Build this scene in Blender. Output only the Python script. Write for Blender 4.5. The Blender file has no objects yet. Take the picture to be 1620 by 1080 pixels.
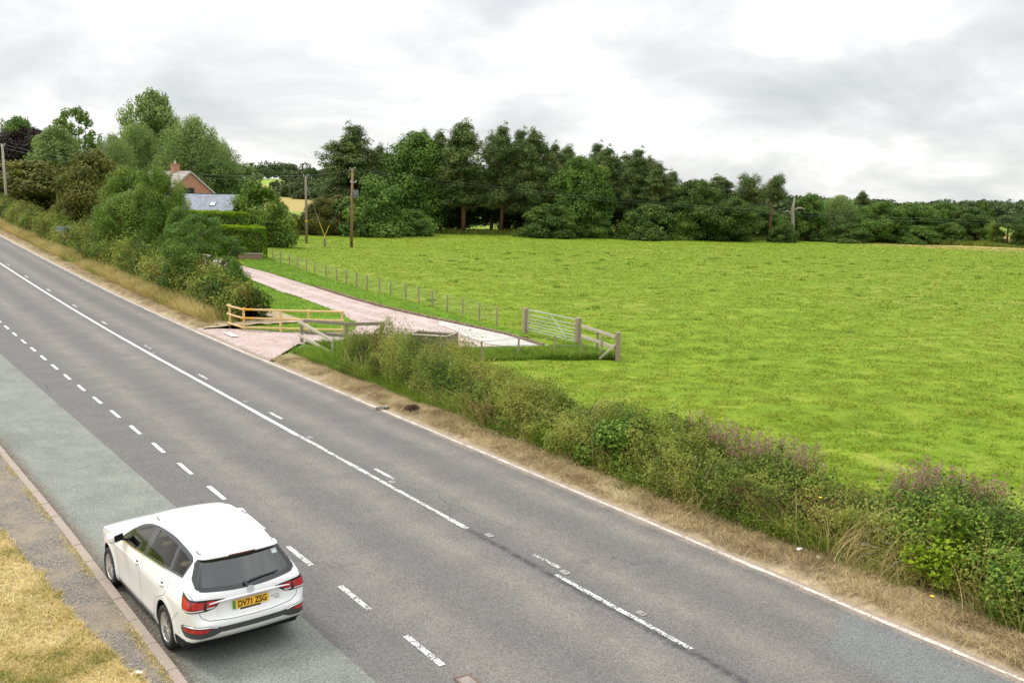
import bpy, math, random
import numpy as np
from mathutils import Vector, Matrix

# ------------------------------------------------------------------ camera, sky, sun
SC = bpy.context.scene
COL = SC.collection
R = math.radians
cam_d = bpy.data.cameras.new("camera")
cam = bpy.data.objects.new("camera", cam_d)
COL.objects.link(cam)
cam_d.sensor_width = 36.0
cam_d.lens = 1506.0 / 1620.0 * 36.0
cam_d.clip_start = 0.1
cam_d.clip_end = 9000.0
cam.matrix_world = Matrix.Translation((0, 0, 6.5)) @ Matrix.Rotation(math.pi / 2 - 0.1537, 4, 'X') @ Matrix.Rotation(0.0199, 4, 'Z')
SC.camera = cam

SUN_EL, SUN_AZ = R(52), R(-70)          # azimuth measured from +Y towards +X
world = bpy.data.worlds.new("World")
SC.world = world
world.use_nodes = True


class NT:
    """small node-tree helper"""
    def __init__(s, tree):
        s.t = tree
        tree.nodes.clear()

    def n(s, typ, inp=None, **kw):
        nd = s.t.nodes.new(typ)
        for k, v in kw.items():
            setattr(nd, k, v)
        for k, v in (inp or {}).items():
            if isinstance(v, bpy.types.NodeSocket):
                s.t.links.new(v, nd.inputs[k])
            else:
                nd.inputs[k].default_value = v
        return nd

    def math(s, op, a, b=0.0, c=0.0, clamp=False):
        nd = s.n('ShaderNodeMath', {0: a, 1: b, 2: c}, operation=op)
        nd.use_clamp = clamp
        return nd.outputs[0]

    def vmath(s, op, a, b=(0, 0, 0)):
        return s.n('ShaderNodeVectorMath', {0: a, 1: b}, operation=op).outputs[0]

    def noise(s, vec, scale, detail=3.0, rough=0.55, dist=0.0):
        return s.n('ShaderNodeTexNoise', {'Vector': vec, 'Scale': scale, 'Detail': detail, 'Roughness': rough, 'Distortion': dist}).outputs[0]

    def ramp(s, fac, stops, interp='LINEAR'):
        nd = s.n('ShaderNodeValToRGB', {0: fac})
        cr = nd.color_ramp
        cr.interpolation = interp
        while len(cr.elements) < len(stops):
            cr.elements.new(0.5)
        for e, (p, c) in zip(cr.elements, stops):
            e.position = p
            e.color = (c[0], c[1], c[2], 1) if isinstance(c, (tuple, list)) else (c, c, c, 1)
        return nd.outputs[0]

    def mix(s, fac, a, b, mode='MIX'):
        nd = s.n('ShaderNodeMix', data_type='RGBA', blend_type=mode)
        for i, v in ((0, fac), (6, a), (7, b)):
            if isinstance(v, bpy.types.NodeSocket):
                s.t.links.new(v, nd.inputs[i])
            else:
                nd.inputs[i].default_value = (v if i == 0 else (v[0], v[1], v[2], 1))
        return nd.outputs[2]

    def sep(s, v):
        return s.n('ShaderNodeSeparateXYZ', {0: v}).outputs

    def comb(s, x, y, z):
        return s.n('ShaderNodeCombineXYZ', {0: x, 1: y, 2: z}).outputs[0]


def build_world():
    t = NT(world.node_tree)
    tc = t.n('ShaderNodeTexCoord').outputs['Generated']
    x, y, z = t.sep(tc)
    zz = t.math('MAXIMUM', z, 0.0)
    den = t.math('ADD', zz, 0.36)
    u = t.math('DIVIDE', x, den)
    v = t.math('DIVIDE', y, den)
    p = t.comb(u, v, 0.37)
    warp = t.n('ShaderNodeTexNoise', {'Vector': p, 'Scale': 1.3, 'Detail': 3.0}).outputs[1]
    p2 = t.vmath('ADD', p, t.vmath('MULTIPLY', warp, (0.55, 0.55, 0.0)))
    big = t.noise(t.vmath('ADD', p2, (3.1, 1.7, 0.0)), 0.95, 2.0, 0.5)
    mid = t.noise(t.vmath('ADD', p2, (1.3, 7.9, 2.0)), 2.6, 6.0, 0.56)
    f = t.math('ADD', t.math('MULTIPLY', big, 0.36), t.math('MULTIPLY', mid, 0.66))
    # heavier grey cloud to the right and high up, brighter band over the trees
    rt = t.math('SUBTRACT', t.math('MULTIPLY', t.math('SUBTRACT', x, 0.20), 0.06), 0.018)
    f = t.math('SUBTRACT', f, rt)
    clouds = t.ramp(f, [(0.34, (0.49, 0.51, 0.522)), (0.43, (0.565, 0.58, 0.588)), (0.49, (0.64, 0.65, 0.65)), (0.54, (0.725, 0.73, 0.725)), (0.60, (0.88, 0.88, 0.87))])
    sky = t.n('ShaderNodeTexSky', sky_type='NISHITA', sun_disc=False, sun_elevation=SUN_EL, sun_rotation=SUN_AZ).outputs[0]
    skyc = t.vmath('MULTIPLY', sky, (0.10, 0.10, 0.10))
    m = t.mix(0.90, skyc, clouds)
    # an overcast sky is about twice as bright overhead as at the horizon
    gain = t.math('ADD', 1.0, t.math('MULTIPLY', t.math('POWER', zz, 2.0), 1.5))
    m = t.n('ShaderNodeVectorMath', {0: m, 'Scale': gain}, operation='SCALE').outputs[0]
    bg = t.n('ShaderNodeBackground', {'Color': m, 'Strength': 1.0})
    out = t.n('ShaderNodeOutputWorld', {'Surface': bg.outputs[0]})


build_world()
sun_d = bpy.data.lights.new("sun", 'SUN')
sun_d.energy = 1.5
sun_d.angle = R(14)
sun_d.color = (1.0, 0.965, 0.91)
sun = bpy.data.objects.new("sun", sun_d)
COL.objects.link(sun)
sd = Vector((math.sin(SUN_AZ) * math.cos(SUN_EL), math.cos(SUN_AZ) * math.cos(SUN_EL), math.sin(SUN_EL)))
sun.rotation_euler = sd.to_track_quat('Z', 'Y').to_euler()
sun.location = sd * 60
SC.view_settings.view_transform = 'Standard'
SC.view_settings.look = 'None'
SC.view_settings.exposure = 0.42
SC.view_settings.gamma = 1.0
SC.render.engine = 'CYCLES'
SC.cycles.max_bounces = 7
SC.cycles.diffuse_bounces = 3
SC.cycles.transparent_max_bounces = 12
SC.cycles.use_denoising = True

# ------------------------------------------------------------------ terrain frame
# the road runs straight; s is metres along it, t metres across it (0 near the grass bank)


def sstep(a, b, x):
    q = np.clip((x - a) / (b - a), 0, 1)
    return q * q * (3 - 2 * q)


def ht(x, y):
    x = np.asarray(x, float); y = np.asarray(y, float)
    s = -.575 * x + .818 * y; t = .818 * x + .575 * y
    A = 4.2 * sstep(35, 180, s) * (1 - sstep(14, 45, t))
    C = 13 * sstep(200, 650, y) * (1 - sstep(-.15, .1, x / np.maximum(y, 1)))
    return np.maximum(A, C)


def bend(s):
    q = np.clip((np.asarray(s, float) - 25) / 75, 0, None)
    return -1.0 * q * q


def ST(s, t, b=True):
    s = np.asarray(s, float); t = np.asarray(t, float)
    if b:
        t = t + bend(s)
    return -.575 * s + .818 * t, .818 * s + .575 * t


def toST(x, y):
    s = -.575 * x + .818 * y; t = .818 * x + .575 * y
    return s, t - bend(s)


def P3(s, t, dz=0.0):
    x, y = ST(s, t)
    return Vector((float(x), float(y), float(ht(x, y)) + dz))


def W3(x, y, dz=0.0):
    return Vector((x, y, float(ht(x, y)) + dz))


def vnoise(x, y, seed=0):
    """2-D value noise in 0..1"""
    x = np.asarray(x, float) + seed * 17.31; y = np.asarray(y, float) + seed * 7.77
    xi = np.floor(x).astype(np.int64); yi = np.floor(y).astype(np.int64)
    fx = x - xi; fy = y - yi
    fx = fx * fx * (3 - 2 * fx); fy = fy * fy * (3 - 2 * fy)

    def hsh(a, b):
        n = (a * 374761393 + b * 668265263 + seed * 1442695) & 0xffffffff
        n = ((n ^ (n >> 13)) * 1274126177) & 0xffffffff
        return ((n ^ (n >> 16)) & 0xffff) / 65535.0
    return (hsh(xi, yi) * (1 - fx) + hsh(xi + 1, yi) * fx) * (1 - fy) + (hsh(xi, yi + 1) * (1 - fx) + hsh(xi + 1, yi + 1) * fx) * fy


def fbm(x, y, seed=0, oct=3):
    a, tot, nrm = 1.0, 0, 0
    for i in range(oct):
        tot = tot + a * vnoise(x * 2 ** i, y * 2 ** i, seed + i * 5)
        nrm += a; a *= .5
    return tot / nrm


def inpoly(x, y, poly):
    x = np.asarray(x); y = np.asarray(y)
    ins = np.zeros(x.shape, bool)
    n = len(poly)
    for i in range(n):
        x0, y0 = poly[i]; x1, y1 = poly[(i + 1) % n]
        c = ((y0 > y) != (y1 > y)) & (x < (x1 - x0) * (y - y0) / ((y1 - y0) if y1 != y0 else 1e-9) + x0)
        ins ^= c
    return ins


# ------------------------------------------------------------------ object helpers
def tag(o, label=None, cat=None, group=None, kind=None):
    if label: o['label'] = label
    if cat: o['category'] = cat
    if group: o['group'] = group
    if kind: o['kind'] = kind
    return o


def empty(name, loc, rz=0.0, **kw):
    o = bpy.data.objects.new(name, None)
    COL.objects.link(o)
    o.location = loc
    o.rotation_euler = (0, 0, rz)
    o.empty_display_size = 0.3
    return tag(o, **kw)


def link(name, me, mat=None, parent=None, **kw):
    o = bpy.data.objects.new(name, me)
    COL.objects.link(o)
    if mat:
        for m in (mat if isinstance(mat, (list, tuple)) else [mat]):
            me.materials.append(m)
    if parent: o.parent = parent
    return tag(o, **kw)


def mesh_np(name, V, F, smooth=False, attrs=None, uv=None, matidx=None):
    """V (n,3); F (m,k) array of equal-size faces"""
    V = np.ascontiguousarray(V, np.float32); F = np.ascontiguousarray(F, np.int32)
    me = bpy.data.meshes.new(name)
    k = F.shape[1]
    me.vertices.add(len(V)); me.vertices.foreach_set('co', V.ravel())
    me.loops.add(F.size); me.loops.foreach_set('vertex_index', F.ravel())
    me.polygons.add(len(F))
    me.polygons.foreach_set('loop_start', np.arange(0, F.size, k, dtype=np.int32))
    if smooth:
        me.polygons.foreach_set('use_smooth', np.ones(len(F), bool))
    else:
        me.polygons.foreach_set('use_smooth', np.zeros(len(F), bool))
    if matidx is not None:
        me.polygons.foreach_set('material_index', np.ascontiguousarray(matidx, np.int32))
    for an, (dom, val) in (attrs or {}).items():
        a = me.attributes.new(an, 'FLOAT', dom)
        a.data.foreach_set('value', np.ascontiguousarray(val, np.float32))
    if uv is not None:
        l = me.uv_layers.new(name='UVMap')
        l.data.foreach_set('uv', np.ascontiguousarray(uv[F.ravel()], np.float32).ravel())
    me.update(calc_edges=True)
    return me


def grid_faces(nu, nv, wrap_v=False):
    i = np.arange(nu - 1)[:, None]; j = np.arange(nv if wrap_v else nv - 1)[None, :]
    j2 = (j + 1) % nv
    a = i * nv + j; b = i * nv + j2; c = (i + 1) * nv + j2; d = (i + 1) * nv + j
    return np.stack([a, b, c, d], -1).reshape(-1, 4)


class MB:
    """collects simple solids, links them as ONE mesh object"""
    def __init__(s):
        s.v = []; s.f = []

    def add(s, vs, fs):
        o = len(s.v)
        s.v += [tuple(v) for v in vs]
        s.f += [tuple(i + o for i in f) for f in fs]
        return s

    def box(s, c, size, rot=None, bev=0.0):
        hx, hy, hz = size[0] / 2, size[1] / 2, size[2] / 2
        M = rot if rot is not None else Matrix.Identity(3)
        c = Vector(c)
        if bev <= 0:
            vs = [c + M @ Vector((x * hx, y * hy, z * hz)) for x in (-1, 1) for y in (-1, 1) for z in (-1, 1)]
            return s.add(vs, [(0, 1, 3, 2), (4, 6, 7, 5), (0, 4, 5, 1), (2, 3, 7, 6), (0, 2, 6, 4), (1, 5, 7, 3)])
        b = min(bev, hx * .9, hy * .9, hz * .9)
        vs = []; idx = {}
        for sx in (-1, 1):
            for sy in (-1, 1):
                for sz in (-1, 1):
                    for ax in range(3):
                        h = [hx - b, hy - b, hz - b]; h[ax] += b
                        idx[(sx, sy, sz, ax)] = len(vs)
                        vs.append(c + M @ Vector((sx * h[0], sy * h[1], sz * h[2])))
        fs = []
        for ax in range(3):
            o1, o2 = [a for a in range(3) if a != ax]
            for sg in (-1, 1):
                q = []
                for a, b2 in ((-1, -1), (1, -1), (1, 1), (-1, 1)):
                    k = [0, 0, 0]; k[ax] = sg; k[o1] = a; k[o2] = b2
                    q.append(idx[(*k, ax)])
                if (sg < 0) != (ax == 1): q.reverse()
                fs.append(q)
        for ax in range(3):
            o1, o2 = [a for a in range(3) if a != ax]
            for a in (-1, 1):
                for b2 in (-1, 1):
                    k0 = [0, 0, 0]; k0[o1] = a; k0[o2] = b2; k1 = list(k0); k0[ax] = -1; k1[ax] = 1
                    fs.append([idx[(*k0, o1)], idx[(*k1, o1)], idx[(*k1, o2)], idx[(*k0, o2)]])
        for sx in (-1, 1):
            for sy in (-1, 1):
                for sz in (-1, 1):
                    fs.append([idx[(sx, sy, sz, 0)], idx[(sx, sy, sz, 1)], idx[(sx, sy, sz, 2)]])
        return s.add(vs, fs)

    def beam(s, a, b, w, h, bev=0.0, roll=0.0, up=(0, 0, 1)):
        """rectangular bar from a to b, w across, h in the up direction"""
        a = Vector(a); b = Vector(b)
        d = b - a; L = d.length; d.normalize()
        u = Vector(up)
        if abs(d.dot(u)) > .98: u = Vector((1, 0, 0))
        side = d.cross(u).normalized(); up2 = side.cross(d)
        M = Matrix((d, side, up2)).transposed()
        if roll: M = M @ Matrix.Rotation(roll, 3, 'X')
        return s.box((a + b) / 2, (L, w, h), M, bev)

    def tube(s, pts, rad, n=8, cap=True):
        pts = [Vector(p) for p in pts]
        if not hasattr(rad, '__len__'): rad = [rad] * len(pts)
        o = len(s.v)
        prev = None
        for i, p in enumerate(pts):
            d = (pts[min(i + 1, len(pts) - 1)] - pts[max(i - 1, 0)])
            if d.length < 1e-9: d = Vector((0, 0, 1))
            d.normalize()
            if prev is None:
                a = d.cross(Vector((0, 0, 1)))
                if a.length < .1: a = d.cross(Vector((1, 0, 0)))
            else:
                a = prev - d * prev.dot(d)
                if a.length < 1e-4: a = d.cross(Vector((1, 0, 0)))
            a.normalize(); prev = a; b = d.cross(a)
            for k in range(n):
                th = 2 * math.pi * k / n
                s.v.append(tuple(p + (a * math.cos(th) + b * math.sin(th)) * rad[i]))
        for i in range(len(pts) - 1):
            for k in range(n):
                k2 = (k + 1) % n
                s.f.append((o + i * n + k, o + i * n + k2, o + (i + 1) * n + k2, o + (i + 1) * n + k))
        if cap:
            s.f.append(tuple(o + k for k in reversed(range(n))))
            s.f.append(tuple(o + (len(pts) - 1) * n + k for k in range(n)))
        return s

    def lathe(s, prof, n=32, M=None, close=False):
        """prof list of (r, h) revolved about local Z"""
        M = M or Matrix.Identity(4)
        o = len(s.v)
        for r, hh in prof:
            for k in range(n):
                th = 2 * math.pi * k / n
                s.v.append(tuple(M @ Vector((r * math.cos(th), r * math.sin(th), hh))))
        m = len(prof)
        for i in range(m if close else m - 1):
            i2 = (i + 1) % m
            for k in range(n):
                k2 = (k + 1) % n
                s.f.append((o + i * n + k, o + i * n + k2, o + i2 * n + k2, o + i2 * n + k))
        return s

    def build(s, name, mat=None, parent=None, smooth=False, **kw):
        me = bpy.data.meshes.new(name)
        me.from_pydata(s.v, [], s.f)
        if smooth:
            me.polygons.foreach_set('use_smooth', np.ones(len(me.polygons), bool))
        me.update()
        return link(name, me, mat, parent, **kw)


# ------------------------------------------------------------------ materials
MATS = {}


def newmat(name):
    m = bpy.data.materials.new(name)
    m.use_nodes = True
    MATS[name] = m
    return m, NT(m.node_tree)


def finish(t, shader, disp=None):
    t.n('ShaderNodeOutputMaterial', {'Surface': shader})


def principled(t, col, rough=0.7, bump=None, bstr=0.3, bdist=0.02, **kw):
    inp = {'Base Color': col if isinstance(col, bpy.types.NodeSocket) else (col[0], col[1], col[2], 1), 'Roughness': rough}
    for k, v in kw.items():
        inp[k.replace('_', ' ')] = v
    if bump is not None:
        inp['Normal'] = t.n('ShaderNodeBump', {'Height': bump, 'Strength': bstr, 'Distance': bdist}).outputs[0]
    return t.n('ShaderNodeBsdfPrincipled', inp).outputs[0]


def simple(name, col, rough=0.6, var=0.0, scale=8.0, bump=0.0, **kw):
    m, t = newmat(name)
    c = (col[0], col[1], col[2], 1)
    b = None
    if var or bump:
        P = t.n('ShaderNodeTexCoord').outputs['Object']
        nz = t.noise(P, scale, 5.0, 0.6)
        if var:
            lo = [x * (1 - var) for x in col]; hi = [min(1, x * (1 + var)) for x in col]
            c = t.ramp(nz, [(0.3, lo), (0.7, hi)])
        if bump: b = nz
    finish(t, principled(t, c, rough, b, bump, **kw))
    return m


def leafmat(name, cols, trans=0.28, gloss=0.0, tonevar=0.35, up=0.0, gain=1.0):
    """cols: dark, mid, light leaf colours; per-leaf 'rnd' and per-clump 'tone' attributes"""
    m, t = newmat(name)
    r = t.n('ShaderNodeAttribute', attribute_name='rnd').outputs['Fac']
    k = t.n('ShaderNodeAttribute', attribute_name='tone').outputs['Fac']
    f = t.math('ADD', t.math('MULTIPLY', r, 1 - tonevar), t.math('MULTIPLY', k, tonevar))
    n = len(cols)
    cols = [tuple(min(.9, q * gain) for q in cc) for cc in cols]
    c = t.ramp(f, [(0.12 + 0.76 * i / (n - 1), cols[i]) for i in range(n)])
    inp = {'Base Color': c, 'Roughness': 0.6, 'Specular IOR Level': 0.10 + gloss}
    if up:                                        # soft, upward-leaning normals for fine grass
        nr = t.n('ShaderNodeNewGeometry').outputs['Normal']
        nm = t.vmath('NORMALIZE', t.vmath('ADD', t.vmath('MULTIPLY', nr, (1 - up,) * 3), (0, 0, up)))
        inp['Normal'] = nm
    d = t.n('ShaderNodeBsdfPrincipled', inp).outputs[0]
    ct = t.mix(1.0, c, (1.15, 1.25, 0.55), 'MULTIPLY')
    tr = t.n('ShaderNodeBsdfTranslucent', {'Color': ct}).outputs[0]
    finish(t, t.n('ShaderNodeMixShader', {0: trans, 1: d, 2: tr}).outputs[0])
    return m


def geo_pos(t):
    return t.n('ShaderNodeNewGeometry').outputs['Position']

# ================================================================== GROUND, ROAD, DRIVE
N_EDGE = [(-27, 84), (-21.15, 74.51), (-17.72, 69.73), (-12.86, 61.9), (-9.43, 56.21), (-7.53, 53.34), (-5.44, 50.5), (-3.57, 48.12), (-1.54, 45.52), (-0.3, 43.84), (1.32, 40.7)]
S_EDGE = [(-7.6, 45.61), (-8.04, 47.31), (-8.93, 49.28), (-10.0, 51.37), (-12.26, 55.42), (-14.54, 58.68), (-17.47, 63.69), (-20.48, 69.67), (-29, 79)]
WIRE = [(-22.2, 85.24), (-20.71, 81.99), (-19.5, 79.71), (-18.13, 77.01), (-17.02, 75.05), (-15.8, 72.67), (-14.81, 70.92), (-13.47, 68.4), (-12.34, 66.47), (-11.42, 65.02), (-10.37, 62.84), (-9.4, 61.18), (-8.41, 59.61), (-7.58, 58.78), (-6.41, 56.71), (-5.48, 55.03), (-4.56, 53.73), (-3.59, 51.67), (-2.66, 50.02), (-1.71, 48.44), (-0.78, 46.9), (0.14, 45.46)]
hb = [tuple(float(q) for q in ST(s, 16.0)) for s in (-40, 0, 20, 31)]
FIELD = hb + [(-4.6, 37.3), (-1.17, 36.9), (0.24, 37.9), (1.73, 38.1), (2.86, 37.9), (4.27, 38.0), (3.09, 41.0), (0.65, 44.6)] + WIRE[::-1] + [(-22.6, 90), (-30, 100), (-40, 140), (-60, 200), (600, 200), (600, -40)]
ROUGH = [tuple(float(q) for q in ST(s, 13.0)) for s in (-20, 35)] + [(-8.9, 40.2), (-5.6, 40.2), (-2.7, 38.9), (1.2, 40.5), (3.2, 41.0), (4.4, 38.0), (-1.1, 36.8), (-4.6, 37.3)] + hb[::-1]


def build_terrain():
    rr = np.concatenate([[0.0, 2.0], np.geomspace(4, 220, 720), np.geomspace(224, 5200, 130)])
    th = np.concatenate([np.linspace(-math.pi, R(-48), 50)[:-1], np.linspace(R(-48), R(48), 620), np.linspace(R(48), math.pi, 50)[1:-1]])
    RR, TH = np.meshgrid(rr, th, indexing='ij')
    x = RR * np.sin(TH); y = RR * np.cos(TH)
    fld = inpoly(x, y, FIELD) & (y < 175)
    lump = .10 * (fbm(x * .9, y * .9, 3, 3) - .5) + .16 * (fbm(x * .17, y * .17, 9, 2) - .5)
    z = ht(x, y) + np.where(fld, -.02 + lump, -.16)
    z = np.where(RR > 210, ht(x, y) + 2.0 * (fbm(x * .004, y * .004, 2) - .5) * sstep(210, 500, RR), z)
    V = np.stack([x, y, z], -1).reshape(-1, 3)
    F = grid_faces(len(rr), len(th), True)
    m, t = newmat('pasture')
    P = geo_pos(t)
    px, py, pz = t.sep(P)
    n1 = t.noise(P, 0.05, 3.0, 0.6)
    n2 = t.noise(P, 0.6, 4.0, 0.65)
    n3 = t.noise(P, 6.0, 4.0, 0.7)
    st = t.vmath('MULTIPLY', P, (0.12, 0.5, 1.0))
    n4 = t.noise(st, 1.2, 3.0, 0.6)
    f = t.math('ADD', t.math('MULTIPLY', n2, .5), t.math('ADD', t.math('MULTIPLY', n3, .4), t.math('MULTIPLY', n4, .1)))
    g = t.ramp(f, [(.32, (.092, .155, .009)), (.44, (.140, .218, .012)), (.54, (.190, .268, .016)), (.66, (.28, .32, .035))])
    dry = t.ramp(t.math('ADD', t.math('MULTIPLY', n1, .5), t.math('MULTIPLY', n2, .5)), [(.52, 0.0), (.66, .6)])
    g = t.mix(dry, g, (.32, .30, .075))
    # mown hay-coloured strip in the far right corner of the field
    e = t.math('SUBTRACT', py, t.math('ADD', 122.0, t.math('MULTIPLY', t.math('SUBTRACT', 75.0, px), 0.9)))
    tan = t.math('MULTIPLY', t.ramp(t.math('ADD', t.math('MULTIPLY', e, .08), t.math('MULTIPLY', n2, 1.2)), [(.55, 0.0), (.9, 1.0)]), t.ramp(t.math('MULTIPLY', px, .01), [(.50, 0.0), (.60, 1.0)]))
    g = t.mix(t.math('MULTIPLY', tan, .8), g, (.42, .30, .12))
    # distant slopes: stubble below, green above
    far = t.ramp(t.math('MULTIPLY', py, .001), [(.19, 0.0), (.20, 1.0)])
    fc = t.ramp(t.math('ADD', t.math('MULTIPLY', py, .001), t.math('MULTIPLY', n1, .01)), [(.25, (.16, .26, .03)), (.27, (.36, .28, .09)), (.46, (.38, .32, .10)), (.48, (.25, .34, .05)), (.8, (.18, .26, .05))])
    fc = t.mix(t.ramp(t.math('ADD', .5, t.math('MULTIPLY', px, .005)), [(.3, 0.0), (.45, 1.0)]), fc, (.16, .25, .035))
    g = t.mix(far, g, fc)
    bmp = t.math('ADD', t.math('MULTIPLY', n2, .5), t.math('MULTIPLY', n3, .5))
    finish(t, principled(t, g, .9, bmp, .7, .06, Specular_IOR_Level=.15))
    me = mesh_np('ground', V, F, True)
    link('ground', me, m, kind='structure')


build_terrain()


def drape(name, poly, res, dz, mat, lump=0.0, lscale=2.0, kind='structure', seed=1):
    from mathutils.geometry import delaunay_2d_cdt
    xs = [p[0] for p in poly]; ys = [p[1] for p in poly]
    gx, gy = np.meshgrid(np.arange(min(xs), max(xs), res), np.arange(min(ys), max(ys), res))
    gx = gx.ravel(); gy = gy.ravel()
    # keep interior points a little away from the outline
    k = inpoly(gx, gy, poly)
    gx, gy = gx[k], gy[k]
    d = np.full(len(gx), 1e9)
    bpts = []
    for i in range(len(poly)):
        a = np.array(poly[i]); b = np.array(poly[(i + 1) % len(poly)])
        L = np.linalg.norm(b - a); u = (b - a) / max(L, 1e-9)
        w = np.clip((gx - a[0]) * u[0] + (gy - a[1]) * u[1], 0, L)
        d = np.minimum(d, np.hypot(gx - a[0] - u[0] * w, gy - a[1] - u[1] * w))
        n = max(1, int(L / res))
        bpts += [tuple(a + (b - a) * j / n) for j in range(n)]
    gx, gy = gx[d > res * .5], gy[d > res * .5]
    pts = [Vector(p) for p in bpts] + [Vector((float(a), float(b))) for a, b in zip(gx, gy)]
    nb = len(bpts)
    ov, oe, of, *_ = delaunay_2d_cdt(pts, [(i, (i + 1) % nb) for i in range(nb)], [], 1, 1e-5)
    X = np.array([v.x for v in ov]); Y = np.array([v.y for v in ov])
    Z = ht(X, Y) + dz
    if lump: Z = Z + lump * (fbm(X * lscale, Y * lscale, seed, 3) - .5)
    me = bpy.data.meshes.new(name)
    me.from_pydata(np.stack([X, Y, Z], -1).tolist(), [], [list(f) for f in of])
    me.polygons.foreach_set('use_smooth', np.ones(len(me.polygons), bool))
    me.update()
    if me.polygons and me.polygons[0].normal.z < 0: me.flip_normals()
    return link(name, me, mat, kind=kind)


def st_strip(name, s_arr, t_lo, t_hi, nt, dz, mat, prof=None, kind='structure', lump=0.0, lscale=3.0, seed=1, uvt=0.0):
    """sheet in road coordinates; t_lo / t_hi numbers or functions of s; UV = (s, t)"""
    s = np.asarray(s_arr, float)
    a = np.array([t_lo(q) if callable(t_lo) else t_lo for q in s]); b = np.array([t_hi(q) if callable(t_hi) else t_hi for q in s])
    w = np.linspace(0, 1, nt)
    T = a[:, None] + (b - a)[:, None] * w[None]
    S = np.repeat(s[:, None], nt, 1)
    x, y = ST(S, T)
    z = ht(x, y) + dz
    if prof: z = z + prof(S, T, w[None])
    if lump: z = z + lump * (fbm(x * lscale, y * lscale, seed, 3) - .5) * np.minimum(1, np.minimum(w, 1 - w) * 8)[None]
    V = np.stack([x, y, z], -1).reshape(-1, 3)
    F = grid_faces(len(s), nt)[:, ::-1]
    uv = np.stack([S, T - (a[:, None] if uvt else 0.0) + uvt], -1).reshape(-1, 2)
    me = mesh_np(name, V, F, True, uv=uv)
    return link(name, me, mat, kind=kind)


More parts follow.
